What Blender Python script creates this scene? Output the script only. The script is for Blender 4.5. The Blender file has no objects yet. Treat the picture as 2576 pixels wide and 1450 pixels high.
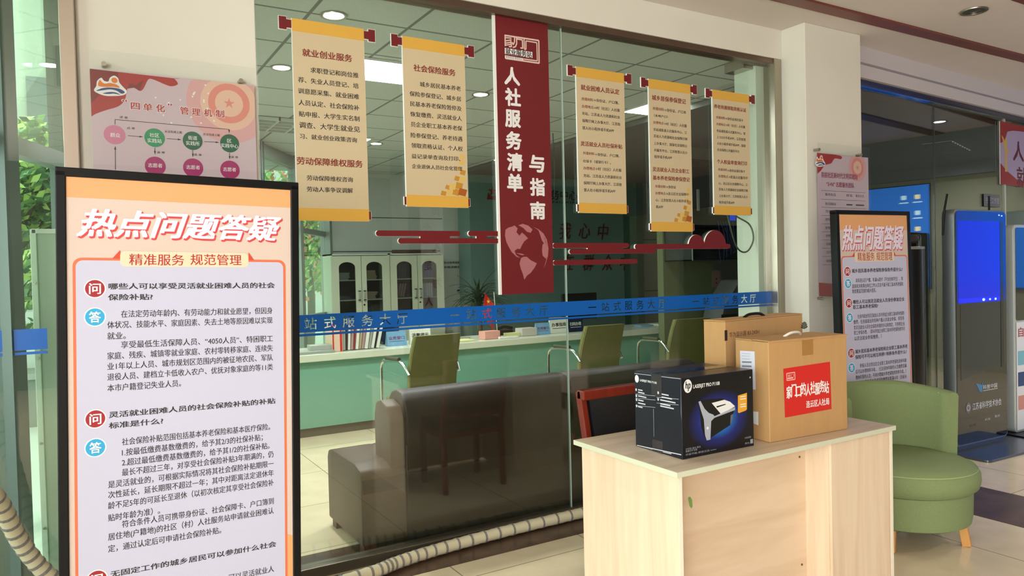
import bpy, bmesh, math, random
from mathutils import Vector, Matrix
from mathutils.geometry import tessellate_polygon
random.seed(7)
S = bpy.context.scene
COL = S.collection
PI = math.pi

# ------------------------------------------------------------------ camera
FPX, CX, CY, EYE = 1850.0, 1288.0, 725.0, 1.5
def _axes():
    d1 = Vector((4400 - CX, 607 - CY, FPX)).normalized()          # along the glass wall
    d2 = Vector((188 - CX, 710 - CY, FPX)); d2 = (d2 - d1 * d1.dot(d2)).normalized()   # through the glass wall
    dz = d1.cross(d2)
    if dz.y > 0: dz = -dz
    return d1, d2, dz
AX, AY, AZ = _axes()
ORI = Vector((0, 0, EYE))
cam_d = bpy.data.cameras.new('camera'); cam = bpy.data.objects.new('camera', cam_d); COL.objects.link(cam)
cam_d.sensor_width = 36.0; cam_d.lens = FPX / 2576 * 36.0; cam_d.clip_start = 0.05; cam_d.clip_end = 200
cam.matrix_world = Matrix(((AX.x, -AX.y, -AX.z, 0), (AY.x, -AY.y, -AY.z, 0), (AZ.x, -AZ.y, -AZ.z, EYE), (0, 0, 0, 1)))
S.camera = cam

# ------------------------------------------------------------------ colour management, world, daylight
S.view_settings.view_transform = 'Standard'; S.view_settings.look = 'None'
S.view_settings.gamma = 1.0; S.view_settings.use_curve_mapping = False
S.view_settings.exposure = 0.24
w = bpy.data.worlds.new('world'); S.world = w; w.use_nodes = True
bg = w.node_tree.nodes['Background']; bg.inputs[0].default_value = (0.86, 0.95, 1.0, 1); bg.inputs[1].default_value = 2.6
def area(name, loc, target, sx, sy, power, color=(1, 1, 1)):
    l = bpy.data.lights.new(name, 'AREA'); l.shape = 'RECTANGLE'; l.size = sx; l.size_y = sy; l.energy = power; l.color = color
    o = bpy.data.objects.new(name, l); COL.objects.link(o); o.location = loc
    o.rotation_euler = (Vector(target) - Vector(loc)).to_track_quat('-Z', 'Y').to_euler()
    return o
area('daylight_left_windows', (-2.7, -0.9, 1.75), (3, 1.4, 1.0), 4.4, 2.4, 260, (1.0, 0.97, 0.92))
area('daylight_far_windows', (-2.4, -3.9, 1.9), (3.2, 2.4, 1.1), 3.0, 2.4, 120, (1.0, 0.97, 0.92))
area('daylight_street_front', (-1.6, 8.8, 4.3), (3.6, 6.2, 0.2), 6.0, 1.6, 190, (0.95, 1.0, 0.93))
cy = S.cycles
cy.max_bounces = 7; cy.diffuse_bounces = 3; cy.glossy_bounces = 3; cy.transmission_bounces = 4; cy.transparent_max_bounces = 12
cy.use_denoising = True; cy.sample_clamp_indirect = 4.0; cy.caustics_reflective = False; cy.caustics_refractive = False

# ------------------------------------------------------------------ measuring helpers (rays from the camera onto real planes)
def ray(x, y):
    c = Vector((x - CX, y - CY, FPX)); return Vector((AX.dot(c), AY.dot(c), AZ.dot(c)))
def on(ax, val, x, y):
    r = ray(x, y); t = (val - ORI[ax]) / r[ax]; return ORI + r * t
def X(v, x, y): return on(0, v, x, y)
def Y(v, x, y): return on(1, v, x, y)
def Z(v, x, y): return on(2, v, x, y)
class Frame:
    """A sign's own plane: u right, v up, facing -Y of its empty."""
    def __init__(s, m): s.m = m; s.inv = m.inverted()
    def uv(s, x, y):
        o = s.inv @ ORI; d = (s.inv.to_3x3() @ ray(x, y)); t = -o.y / d.y; p = o + d * t; return p.x, p.z

# ------------------------------------------------------------------ materials
def lin(c):
    return tuple((v / 255 / 12.92 if v / 255 <= 0.04045 else ((v / 255 + 0.055) / 1.055) ** 2.4) for v in c) + (1.0,)
MATS = {}
def mat(name, rgb, rough=0.5, metal=0.0, var=0.0, scale=30.0, bump=0.0, emit=0.0, spec=0.5, stretch=(1, 1, 1), coat=0.0):
    if name in MATS: return MATS[name]
    m = bpy.data.materials.new(name); m.use_nodes = True; nt = m.node_tree; b = nt.nodes['Principled BSDF']
    b.inputs['Base Color'].default_value = lin(rgb); b.inputs['Roughness'].default_value = rough; b.inputs['Metallic'].default_value = metal
    b.inputs['Specular IOR Level'].default_value = spec; b.inputs['Coat Weight'].default_value = coat
    if emit:
        b.inputs['Emission Color'].default_value = lin(rgb); b.inputs['Emission Strength'].default_value = emit
    if var or bump:
        tc = nt.nodes.new('ShaderNodeTexCoord'); mp = nt.nodes.new('ShaderNodeMapping'); mp.inputs['Scale'].default_value = stretch
        n = nt.nodes.new('ShaderNodeTexNoise'); n.inputs['Scale'].default_value = scale; n.inputs['Detail'].default_value = 4
        nt.links.new(tc.outputs['Object'], mp.inputs[0]); nt.links.new(mp.outputs[0], n.inputs['Vector'])
        if var:
            r = nt.nodes.new('ShaderNodeValToRGB'); c = lin(rgb)
            r.color_ramp.elements[0].position = 0.3; r.color_ramp.elements[1].position = 0.7
            r.color_ramp.elements[0].color = tuple(max(0, v * (1 - var)) for v in c[:3]) + (1,)
            r.color_ramp.elements[1].color = tuple(min(1, v * (1 + var)) for v in c[:3]) + (1,)
            nt.links.new(n.outputs['Fac'], r.inputs[0]); nt.links.new(r.outputs[0], b.inputs['Base Color'])
        if bump:
            bp = nt.nodes.new('ShaderNodeBump'); bp.inputs['Strength'].default_value = bump; bp.inputs['Distance'].default_value = 0.01
            nt.links.new(n.outputs['Fac'], bp.inputs['Height']); nt.links.new(bp.outputs[0], b.inputs['Normal'])
    MATS[name] = m; return m
def glass(name, tint=(0.8, 0.9, 0.82), refl=1.0, haze=0.0):
    if name in MATS: return MATS[name]
    tint = tuple(v ** 0.5 for v in tint)      # two faces per pane
    m = bpy.data.materials.new(name); m.use_nodes = True; nt = m.node_tree; nt.nodes.clear()
    out = nt.nodes.new('ShaderNodeOutputMaterial'); mix = nt.nodes.new('ShaderNodeMixShader')
    tr = nt.nodes.new('ShaderNodeBsdfTransparent'); tr.inputs[0].default_value = tint + (1,)
    gl = nt.nodes.new('ShaderNodeBsdfGlossy'); gl.inputs['Roughness'].default_value = 0.0; gl.inputs[0].default_value = (1, 1, 1, 1)
    lw = nt.nodes.new('ShaderNodeLayerWeight'); lw.inputs[0].default_value = 0.5
    p = nt.nodes.new('ShaderNodeMath'); p.operation = 'POWER'; p.inputs[1].default_value = 5
    a = nt.nodes.new('ShaderNodeMath'); a.operation = 'MULTIPLY_ADD'; a.inputs[1].default_value = 0.96 * refl; a.inputs[2].default_value = 0.04 * refl
    nt.links.new(lw.outputs['Facing'], p.inputs[0]); nt.links.new(p.outputs[0], a.inputs[0]); nt.links.new(a.outputs[0], mix.inputs[0])
    nt.links.new(tr.outputs[0], mix.inputs[1]); nt.links.new(gl.outputs[0], mix.inputs[2]); nt.links.new(mix.outputs[0], out.inputs[0])
    MATS[name] = m; return m
def tile_mat(name, rgb, joint, size, rough=0.18, jw=0.004, ceil=False, var=0.05, ny=None):
    if name in MATS: return MATS[name]
    m = bpy.data.materials.new(name); m.use_nodes = True; nt = m.node_tree; b = nt.nodes['Principled BSDF']
    b.inputs['Roughness'].default_value = rough
    tc = nt.nodes.new('ShaderNodeTexCoord'); br = nt.nodes.new('ShaderNodeTexBrick')
    br.offset = 0.0; br.inputs['Scale'].default_value = 1.0; br.inputs['Brick Width'].default_value = size; br.inputs['Row Height'].default_value = ny or size
    br.inputs['Mortar Size'].default_value = jw; br.inputs['Mortar Smooth'].default_value = 0.2
    c = lin(rgb); br.inputs['Color1'].default_value = c; br.inputs['Color2'].default_value = tuple(v * (1 - var) for v in c[:3]) + (1,)
    br.inputs['Mortar'].default_value = lin(joint)
    n = nt.nodes.new('ShaderNodeTexNoise'); n.inputs['Scale'].default_value = 6 if not ceil else 60; n.inputs['Detail'].default_value = 5
    mx = nt.nodes.new('ShaderNodeMixRGB'); mx.blend_type = 'MULTIPLY'; mx.inputs[0].default_value = 0.25
    nt.links.new(tc.outputs['Object'], br.inputs['Vector']); nt.links.new(tc.outputs['Object'], n.inputs['Vector'])
    nt.links.new(br.outputs['Color'], mx.inputs[1]); nt.links.new(n.outputs['Fac'], mx.inputs[2]); nt.links.new(mx.outputs[0], b.inputs['Base Color'])
    MATS[name] = m; return m

# ------------------------------------------------------------------ mesh helpers
def link(name, me, m=None, parent=None, smooth=False):
    o = bpy.data.objects.new(name, me); COL.objects.link(o)
    if m is not None:
        for q in (m if isinstance(m, (list, tuple)) else [m]): me.materials.append(q)
    if smooth:
        me.polygons.foreach_set('use_smooth', [True] * len(me.polygons))
        me.update()
        try: me.set_sharp_from_angle(angle=math.radians(40))
        except Exception: pass
    if parent is not None: o.parent = parent
    return o
def obj(name, bm, m, parent=None, smooth=False):
    me = bpy.data.meshes.new(name); bmesh.ops.recalc_face_normals(bm, faces=bm.faces); bm.to_mesh(me); bm.free()
    return link(name, me, m, parent, smooth)
def B(): return bmesh.new()
def box(bm, x0, x1, y0, y1, z0, z1, bev=0.0, seg=2, M=None):
    t = bmesh.new(); r = bmesh.ops.create_cube(t, size=1)
    for v in t.verts: v.co = Vector(((x0 + x1) / 2 + v.co.x * (x1 - x0), (y0 + y1) / 2 + v.co.y * (y1 - y0), (z0 + z1) / 2 + v.co.z * (z1 - z0)))
    if bev: bmesh.ops.bevel(t, geom=t.edges[:], offset=bev, segments=seg, profile=0.5, affect='EDGES')
    if M is not None: bmesh.ops.transform(t, matrix=M, verts=t.verts)
    join(bm, t)
    return bm
def join(bm, t):
    vm = {}
    for v in t.verts: vm[v] = bm.verts.new(v.co)
    for f in t.faces:
        try: bm.faces.new([vm[v] for v in f.verts])
        except ValueError: pass
    t.free()
def prism(bm, pts, axis, a0, a1, bev=0.0):
    """closed outline of 2D points swept along an axis (the two others keep their order)"""
    t = bmesh.new()
    def mk(p, a):
        q = [p[0], p[1]]; q.insert(axis, a); return t.verts.new(q)
    A = [mk(p, a0) for p in pts]; C = [mk(p, a1) for p in pts]; n = len(pts)
    t.faces.new(A); t.faces.new(C[::-1])
    for i in range(n): t.faces.new((A[i], C[i], C[(i + 1) % n], A[(i + 1) % n]))
    bmesh.ops.recalc_face_normals(t, faces=t.faces)
    if bev:
        bmesh.ops.bevel(t, geom=t.edges[:], offset=bev, segments=2, profile=0.5, affect='EDGES')
    bmesh.ops.triangulate(t, faces=[f for f in t.faces if len(f.verts) > 4])
    join(bm, t); return bm
def lathe(bm, prof, c=(0, 0, 0), n=32, M=None):
    t = bmesh.new(); rings = []
    for r, z in prof:
        rings.append([t.verts.new((c[0] + r * math.cos(2 * PI * i / n), c[1] + r * math.sin(2 * PI * i / n), c[2] + z)) for i in range(n)] if r > 1e-6 else [t.verts.new((c[0], c[1], c[2] + z))])
    for a, b2 in zip(rings[:-1], rings[1:]):
        for i in range(n):
            j = (i + 1) % n
            if len(a) == 1 and len(b2) == 1: continue
            if len(a) == 1: t.faces.new((a[0], b2[i], b2[j]))
            elif len(b2) == 1: t.faces.new((a[i], a[j], b2[0]))
            else: t.faces.new((a[i], a[j], b2[j], b2[i]))
    if M is not None: bmesh.ops.transform(t, matrix=M, verts=t.verts)
    join(bm, t); return bm
def cyl(bm, p0, p1, r, n=16, r1=None):
    p0 = Vector(p0); p1 = Vector(p1); d = p1 - p0; L = d.length
    M = Matrix.Translation(p0) @ d.to_track_quat('Z', 'Y').to_matrix().to_4x4()
    return lathe(bm, [(0, 0), (r, 0), (r1 if r1 is not None else r, L), (0, L)], (0, 0, 0), n, M)
def smooth_path(pts, k=6):
    P = [Vector(p) for p in pts]; out = []
    for i in range(len(P) - 1):
        a, b2, c, d = P[max(i - 1, 0)], P[i], P[i + 1], P[min(i + 2, len(P) - 1)]
        for j in range(k):
            t = j / k
            out.append(0.5 * ((2 * b2) + (-a + c) * t + (2 * a - 5 * b2 + 4 * c - d) * t * t + (-a + 3 * b2 - 3 * c + d) * t ** 3))
    out.append(P[-1]); return out
def tube(bm, pts, r, n=10, closed=False, ridges=0.0):
    t = bmesh.new(); P = [Vector(p) for p in pts]; N = len(P); rings = []; up = None
    for i, p in enumerate(P):
        d = (P[(i + 1) % N] - P[i - 1]) if (closed or 0 < i < N - 1) else (P[1] - P[0] if i == 0 else P[-1] - P[-2])
        d.normalize()
        if up is None: up = d.orthogonal().normalized()
        up = (up - d * up.dot(d)).normalized(); s = d.cross(up)
        rr = (r[i] if isinstance(r, (list, tuple)) else r) * (1 + (ridges if i % 2 else 0))
        rings.append([t.verts.new(p + (up * math.cos(2 * PI * k / n) + s * math.sin(2 * PI * k / n)) * rr) for k in range(n)])
    for i in range(N if closed else N - 1):
        a, b2 = rings[i], rings[(i + 1) % N]
        for k in range(n): t.faces.new((a[k], a[(k + 1) % n], b2[(k + 1) % n], b2[k]))
    if not closed: t.faces.new(rings[0][::-1]); t.faces.new(rings[-1])
    join(bm, t); return bm
def sheet(bm, grid):
    """grid of points -> quads"""
    V = [[bm.verts.new(p) for p in row] for row in grid]
    for i in range(len(V) - 1):
        for j in range(len(V[0]) - 1): bm.faces.new((V[i][j], V[i][j + 1], V[i + 1][j + 1], V[i + 1][j]))

# ------------------------------------------------------------------ naming
def tag(o, label, cat, group=None):
    o['label'] = label; o['category'] = cat
    if group: o['group'] = group
    return o
def struct(name, bm, m, parent=None, smooth=False):
    o = obj(name, bm, m, parent, smooth)
    if parent is None: o['kind'] = 'structure'
    return o
def thing(name, label, cat, loc=(0, 0, 0), rot=(0, 0, 0), group=None, M=None):
    o = bpy.data.objects.new(name, None); COL.objects.link(o); o.empty_display_size = 0.1
    if M is not None: o.matrix_world = M
    else: o.location = loc; o.rotation_euler = rot
    return tag(o, label, cat, group)
def dup(root, loc=None, rotz=None, label=None, group=None):
    r = root.copy(); COL.objects.link(r)
    if loc is not None: r.location = loc
    if rotz is not None: r.rotation_euler = (0, 0, rotz)
    if label: r['label'] = label
    if group: r['group'] = group
    for ch in list(root.children):
        c = ch.copy(); COL.objects.link(c); c.parent = r
        for g in ch.children:
            d = g.copy(); COL.objects.link(d); d.parent = c
    return r

# ------------------------------------------------------------------ lettering
_fc = bpy.data.curves.new('type', 'FONT'); _fc.resolution_u = 2
_fo = bpy.data.objects.new('type', _fc); COL.objects.link(_fo)
_cache = {}
def glyph(s, bold=0.0, shear=0.0):
    k = (s, bold, shear)
    if k not in _cache:
        _fc.body = s; _fc.offset = bold; _fc.shear = shear
        dg = bpy.context.evaluated_depsgraph_get()
        me = bpy.data.meshes.new_from_object(_fo.evaluated_get(dg))
        v = [(q.co.x, q.co.y) for q in me.vertices]; f = [tuple(p.vertices) for p in me.polygons]
        bpy.data.meshes.remove(me); _cache[k] = (v, f)
    return _cache[k]
class Flat:
    """flat print on a sign: polygons and lettering in (u, v), d in front of the sign's face"""
    def __init__(s, d=0.0008): s.v = []; s.f = []; s.d = d; s.c = 0
    def poly(s, pts):
        n = len(s.v); s.c = (s.c + 1) % 24; dd = s.d + s.c * 0.000012; s.v += [(p[0], -dd, p[1]) for p in pts]
        if len(pts) <= 4: s.f.append(tuple(range(n, n + len(pts))))
        else: s.f += [tuple(n + i for i in t) for t in tessellate_polygon([[Vector((p[0] * 1000, p[1] * 1000, 0)) for p in pts]])]
        return s
    def rect(s, u0, u1, v0, v1): return s.poly([(u0, v0), (u1, v0), (u1, v1), (u0, v1)])
    def disc(s, u, v, r, ry=None, n=28): return s.poly([(u + r * math.cos(2 * PI * i / n), v + (ry or r) * math.sin(2 * PI * i / n)) for i in range(n)])
    def ring(s, u, v, r0, r1, n=32):
        for i in range(n):
            a, b2 = 2 * PI * i / n, 2 * PI * (i + 1) / n
            s.poly([(u + r0 * math.cos(a), v + r0 * math.sin(a)), (u + r1 * math.cos(a), v + r1 * math.sin(a)), (u + r1 * math.cos(b2), v + r1 * math.sin(b2)), (u + r0 * math.cos(b2), v + r0 * math.sin(b2))])
        return s
    def rrect(s, u0, u1, v0, v1, r):
        p = []
        for cx2, cy2, a0 in ((u1 - r, v1 - r, 0), (u0 + r, v1 - r, 90), (u0 + r, v0 + r, 180), (u1 - r, v0 + r, 270)):
            for k in range(7): a = math.radians(a0 + k * 15); p.append((cx2 + r * math.cos(a), cy2 + r * math.sin(a)))
        return s.poly(p)
    def stroke(s, pts, w2):
        for (a, b2), (c, d) in zip(pts[:-1], pts[1:]):
            L = math.hypot(c - a, d - b2) or 1; nx, ny = -(d - b2) / L * w2 / 2, (c - a) / L * w2 / 2
            s.poly([(a + nx, b2 + ny), (a - nx, b2 - ny), (c - nx, d - ny), (c + nx, d + ny)])
        return s
    def text(s, st, u0, u1, v, h=None, bold=0.0, shear=0.0, ang=0.0):
        """lettering from u0 to u1, centred on height v, character height h; bold strokes are overprinted a little to each side"""
        V, F = glyph(st, 0.0, shear)
        if not V: return s
        a = min(p[0] for p in V); b2 = max(p[0] for p in V); sx = (u1 - u0) / (b2 - a); sy = (h / 0.92) if h else sx
        offs = [(0, 0)] if bold < 0.005 else ([(-1, 0), (1, 0)] if bold < 0.0155 else [(-1, -.6), (1, -.6), (-1, .6), (1, .6), (0, 0)] + ([(0, -1), (0, 1), (-.5, 0), (.5, 0)] if bold > 0.033 else []))
        for kk, (ox, oy) in enumerate(offs):
            n = len(s.v)
            for p in V:
                du = (p[0] - a + ox * bold) * sx; dv = (p[1] - 0.38 + oy * bold) * sy
                s.v.append((u0 + du, -s.d - kk * 0.00004, v + dv + du * math.tan(ang)))
            s.f += [tuple(i + n for i in f) for f in F]
        return s
    def build(s, name, m, parent, label=None):
        me = bpy.data.meshes.new(name); me.from_pydata(s.v, [], s.f); me.update()
        o = link(name, me, m, parent)
        if label: o['label'] = label
        return o
def curvy(pts, k=5):
    """rounded closed outline through the points"""
    n = len(pts); out = []
    for i in range(n):
        a, b2, c, d = pts[i - 1], pts[i], pts[(i + 1) % n], pts[(i + 2) % n]
        for j in range(k):
            t = j / k
            out.append(tuple(0.5 * (2 * b2[q] + (c[q] - a[q]) * t + (2 * a[q] - 5 * b2[q] + 4 * c[q] - d[q]) * t * t + (3 * b2[q] - a[q] - 3 * c[q] + d[q]) * t ** 3) for q in (0, 1)))
    return out
def lines(fl, fr, rows, k=1.0, bold=0.0, ox=0.0, oy=0.0, sc=1.0, h=None):
    """rows: (text, x0, y0, x1, y1) measured in a crop of the photograph with origin ox, oy and scale sc"""
    for t, x0, y0, x1, y1 in rows:
        a = fr.uv(ox + x0 / sc, oy + y0 / sc); b2 = fr.uv(ox + x1 / sc, oy + y1 / sc)
        fl.text(t, a[0], b2[0], (a[1] + b2[1]) / 2, h or (b2[0] - a[0]) / max(1, sum(0.55 if ord(c) < 256 else 1 for c in t)) * 0.92 * k, bold)
def text_rows(t, fr, rows, m, k=1.0, bold=0.0, ox=0.0, oy=0.0, sc=1.0, d=0.0016, name='text_line'):
    for q in rows:
        f = Flat(d); lines(f, fr, [q], k, bold, ox, oy, sc); f.build(name, m, t)
def loops_of(V, F):
    cnt = {}
    for f in F:
        for i in range(len(f)):
            e = (f[i], f[(i + 1) % len(f)]); cnt[e] = 1
    nxt = {}
    for (a, b2) in cnt:
        if (b2, a) not in cnt: nxt.setdefault(a, []).append(b2)
    out = []
    while nxt:
        st = next(iter(nxt)); cur = st; lp = []
        while cur in nxt:
            lp.append(V[cur]); q = nxt[cur]; n2 = q.pop(); 
            if not q: del nxt[cur]
            cur = n2
        if len(lp) > 2: out.append(lp)
    return out
def holed(name, loops, m, parent, d):
    """a thin flat film with the inner outlines cut out of it"""
    c = bpy.data.curves.new(name, 'CURVE'); c.dimensions = '2D'; c.fill_mode = 'BOTH'
    for lp in loops:
        sp = c.splines.new('POLY'); sp.points.add(len(lp) - 1); sp.use_cyclic_u = True
        for i, p in enumerate(lp): sp.points[i].co = (p[0], p[1], 0, 1)
    t = bpy.data.objects.new(name, c); COL.objects.link(t)
    dg = bpy.context.evaluated_depsgraph_get(); me = bpy.data.meshes.new_from_object(t.evaluated_get(dg))
    bpy.data.objects.remove(t)
    for v in me.vertices: v.co = (v.co.x, -d, v.co.y)
    return link(name, me, m, parent)
def sign_M(x, y, z, rz=0.0, lean=0.0, roll=0.0):
    return Matrix.Translation((x, y, z)) @ Matrix.Rotation(rz, 4, 'Z') @ Matrix.Rotation(-lean, 4, 'X') @ Matrix.Rotation(roll, 4, 'Y')
def label_box(parent, name, m, *a, bev=0.0, smooth=False):
    b = B(); box(b, *a, bev=bev); return obj(name, b, m, parent, smooth)
# ================================================================== THE SETTING
GY = 3.66                                                            # glass wall of the service room
white = mat('white_paint', (226, 220, 208), 0.75, var=0.02, scale=3)
ceilw = mat('ceiling_paint', (222, 211, 206), 0.8, var=0.02, scale=2)
steel = mat('brushed_steel', (176, 168, 152), 0.28, 1.0, var=0.12, scale=8, stretch=(1, 1, 0.1))
bronze = mat('bronze_steel', (128, 108, 96), 0.35, 0.9, var=0.08, scale=6)
wood_trim = mat('dark_wood', (112, 52, 38), 0.4, var=0.15, scale=4, stretch=(0.3, 8, 8))
marble = mat('dark_marble', (84, 62, 48), 0.32, var=0.35, scale=9)
black = mat('black_plastic', (12, 12, 14), 0.4, spec=0.25)
hall_floor_m = tile_mat('beige_tiles', (232, 212, 178), (160, 144, 116), 0.8, 0.16)
glass_m = glass('clear_glass', (0.83, 0.89, 0.83), 1.35)
glass_dk = glass('wing_glass', (0.66, 0.74, 0.68), 1.3)
out_glass = glass('facade_glass', (0.86, 0.97, 0.88))

b = B(); box(b, -3.4, 12, -5, 10.6, -0.1, 0); struct('floor', b, hall_floor_m)
b = B(); box(b, -3.4, 12, -5, 3.72, 3.2, 3.3); box(b, 5.09, 12, 3.72, 4.2, 3.2, 3.3); struct('ceiling', b, ceilw)
# dark marble borders in the floor
b = B(); box(b, -0.1, 4.44, 3.38, 3.6, -0.02, 0.0015); struct('trim_1', b, marble)
b = B(); box(b, -0.1, 4.3, 3.79, 3.95, -0.02, 0.0015); struct('trim_2', b, marble)
b = B(); box(b, 4.5, 5.1, -3, 3.38, -0.02, 0.0015); struct('trim_3', b, marble)
# wooden strips let into the ceiling
b = B(); box(b, -1.2, 11.9, 3.09, 3.20, 3.185, 3.22, bev=0.004); struct('trim_4', b, wood_trim)
b = B(); box(b, 5.3, 11.9, 2.30, 2.47, 3.185, 3.22, bev=0.004); struct('trim_5', b, wood_trim)
# walls of the hall
b = B(); box(b, -2.9, 12, -5.2, -5.0, 0, 3.2); struct('wall_rear', b, mat('wall_grey', (96, 92, 84), 0.8))
b = B(); box(b, 3.92, 4.62, -2.6, -2.0, 0, 3.2); struct('wall_column', b, MATS['wall_grey'])
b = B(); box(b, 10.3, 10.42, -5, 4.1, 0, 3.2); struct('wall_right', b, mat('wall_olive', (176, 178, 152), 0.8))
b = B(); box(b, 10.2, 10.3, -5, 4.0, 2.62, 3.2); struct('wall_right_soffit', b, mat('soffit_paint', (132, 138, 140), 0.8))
b = B(); box(b, -0.1, 4.46, 3.60, 3.72, 2.99, 3.2); struct('wall_above_glass', b, white)
# white pier with the poster, and the square pillar
b = B(); box(b, 0.037, 0.783, 3.66, 3.98, 0, 3.2, bev=0.004); struct('wall_pier', b, white)
b = B(); box(b, 4.462, 5.095, 3.40, 3.90, 0, 3.2, bev=0.004); struct('wall_pillar', b, white)
b = B(); box(b, 4.30, 4.44, 3.70, 3.90, 0, 3.0, bev=0.003); struct('wall_jamb', b, mat('jamb_paint', (214, 222, 206), 0.7))
b = B(); box(b, 4.2, 4.47, 3.72, 3.9, 2.93, 3.0); obj_t = struct('trim_6', b, steel)
# baseboard round the pillar
b = B(); box(b, 4.452, 5.105, 3.39, 3.40, 0, 0.1); box(b, 4.452, 4.462, 3.39, 3.60, 0, 0.1); struct('baseboard_pillar', b, marble)

# main glass wall: frame and three panes
t = thing('window_1', '', ''); del t['label']; del t['category']; t['kind'] = 'structure'
b = B(); box(b, -0.1, 4.46, 3.61, 3.71, 2.952, 3.0, bev=0.003); obj('head_rail', b, bronze, t)
b = B(); box(b, 0.783, 4.42, 3.62, 3.70, 0.0, 0.055, bev=0.004); obj('sill_rail', b, mat('sill_steel', (120, 112, 98), 0.35, 0.7), t)
b = B(); box(b, 4.385, 4.462, 3.60, 3.72, 0.0, 2.99, bev=0.004); obj('frame_post', b, steel, t)
b = B(); box(b, -0.022, 0.036, 3.62, 3.70, 0.0, 2.99, bev=0.004); obj('frame_post', b, mat('rose_steel', (188, 172, 158), 0.3, 0.6), t)
for x0, x1 in ((0.785, 2.553), (2.560, 4.383)):
    b = B(); box(b, x0, x1, GY - 0.005, GY + 0.005, 0.055, 2.952); obj('pane', b, glass_m, t)
for x in (2.5565,):
    b = B(); box(b, x - 0.0035, x + 0.0035, GY - 0.006, GY + 0.006, 0.055, 2.952); obj('glass_edge', b, mat('silicone', (172, 190, 180), 0.3), t)
t = thing('window_2', '', ''); del t['label']; del t['category']; t['kind'] = 'structure'
b = B(); box(b, -2.0, -0.023, GY - 0.005, GY + 0.005, 0.05, 2.95); obj('pane', b, glass_m, t)
b = B(); box(b, -2.0, -0.023, 3.62, 3.70, 0.0, 0.05); obj('sill_rail', b, steel, t)
b = B(); box(b, -2.0, -0.023, 3.62, 3.70, 2.95, 3.2); obj('head_rail', b, steel, t)

# the service room behind the glass
grid = tile_mat('ceiling_tiles', (198, 206, 200), (104, 112, 106), 0.6, 0.8, 0.012, True, 0.03)
b = B(); box(b, -2.6, -0.02, 3.72, 4.9, 3.2, 3.26); struct('ceiling_corner', b, ceilw)
b = B(); box(b, 0.0, 4.6, 3.72, 10.6, 3.0, 3.06); box(b, 4.6, 12.6, 3.9, 10.6, 3.0, 3.06); struct('ceiling_service_room', b, grid)
back = mat('panel_wall', (202, 206, 198), 0.55)
b = B(); box(b, 3.10, 5.6, 10.42, 10.6, 0, 3.0); struct('wall_back', b, back)
b = B(); 
for z in (1.84, 2.34, 1.25): box(b, 3.10, 4.95, 10.412, 10.422, z, z + 0.012)
struct('trim_7', b, mat('groove', (70, 76, 68), 0.8))
teal = mat('teal_lacquer', (112, 142, 134), 0.22, var=0.04, scale=0.6)
b = B(); box(b, 5.17, 8.28, 9.9, 10.3, 0, 3.0); struct('wall_teal', b, teal)
wr = mat('greige_panel', (150, 150, 134), 0.6)
b = B(); box(b, 8.28, 12.6, 9.7, 10.6, 0, 3.0); struct('wall_greige', b, wr)
b = B(); box(b, 8.28, 9.4, 9.69, 9.70, 1.10, 1.115); box(b, 8.28, 9.4, 9.69, 9.70, 1.98, 1.995); box(b, 8.86, 8.87, 9.69, 9.70, 0, 2.9); struct('trim_8', b, MATS['groove'])
b = B(); box(b, 8.14, 8.28, 9.55, 9.9, 0, 3.0); struct('trim_9', b, mat('green_edge', (40, 72, 56), 0.4))

# the glazed street front: three runs of window, bending away from the hall
facade_m = mat('window_frame', (150, 160, 150), 0.4, 0.4)
frame_d = mat('window_frame_dark', (84, 98, 92), 0.4, 0.4)
pts = [(-2.2, -0.7), (-0.02, 4.35), (1.74, 8.40), (3.10, 10.42)]
nwin = 3
for i in range(3):
    a, c = Vector(pts[i]), Vector(pts[i + 1]); L = (c - a).length; d = (c - a) / L; ang = math.atan2(d.y, d.x)
    t = bpy.data.objects.new('window_%d' % nwin, None); COL.objects.link(t); t['kind'] = 'structure'; nwin += 1
    t.location = (a.x, a.y, 0); t.rotation_euler = (0, 0, ang)
    n = max(2, round(L / 1.05))
    b = B()
    box(b, 0, L, -0.05, 0.05, 0, 0.10); box(b, 0, L, -0.05, 0.05, 3.08 if i == 0 else 2.86, 3.3); (box(b, 0, L, -0.03, 0.03, 0.93, 0.99) if i else None); box(b, 0, L, -0.03, 0.03, 2.06, 2.13)
    obj('frame', b, facade_m, t)
    for k in range(n + 1):
        b = B(); u = L * k / n if i else [.2, 1.2, 2.2, 3.1, 4.0, 4.82][min(k, 5)]; box(b, u - 0.035, u + 0.035, -0.06, 0.06, 0.0, 3.0); box(b, u - 0.055, u + 0.055, -0.09, -0.03, 0.0, 3.0); obj('mullion', b, frame_d if (i == 0 or k < 1) else facade_m, t)
    for k in range(n):
        if (i, k) in ((1, 1),): continue
        b = B(); box(b, L * k / n + 0.035, L * (k + 1) / n - 0.035, -0.004, 0.004, 0.1, 3.08 if i == 0 else 2.86); obj('pane', b, out_glass, t)
b = B(); box(b, -3.3, -2.3, -5, -0.7, 0, 0.2); box(b, -2.3, -2.2, -5, -0.7, 2.9, 3.2); struct('wall_left_sill', b, white)

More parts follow.
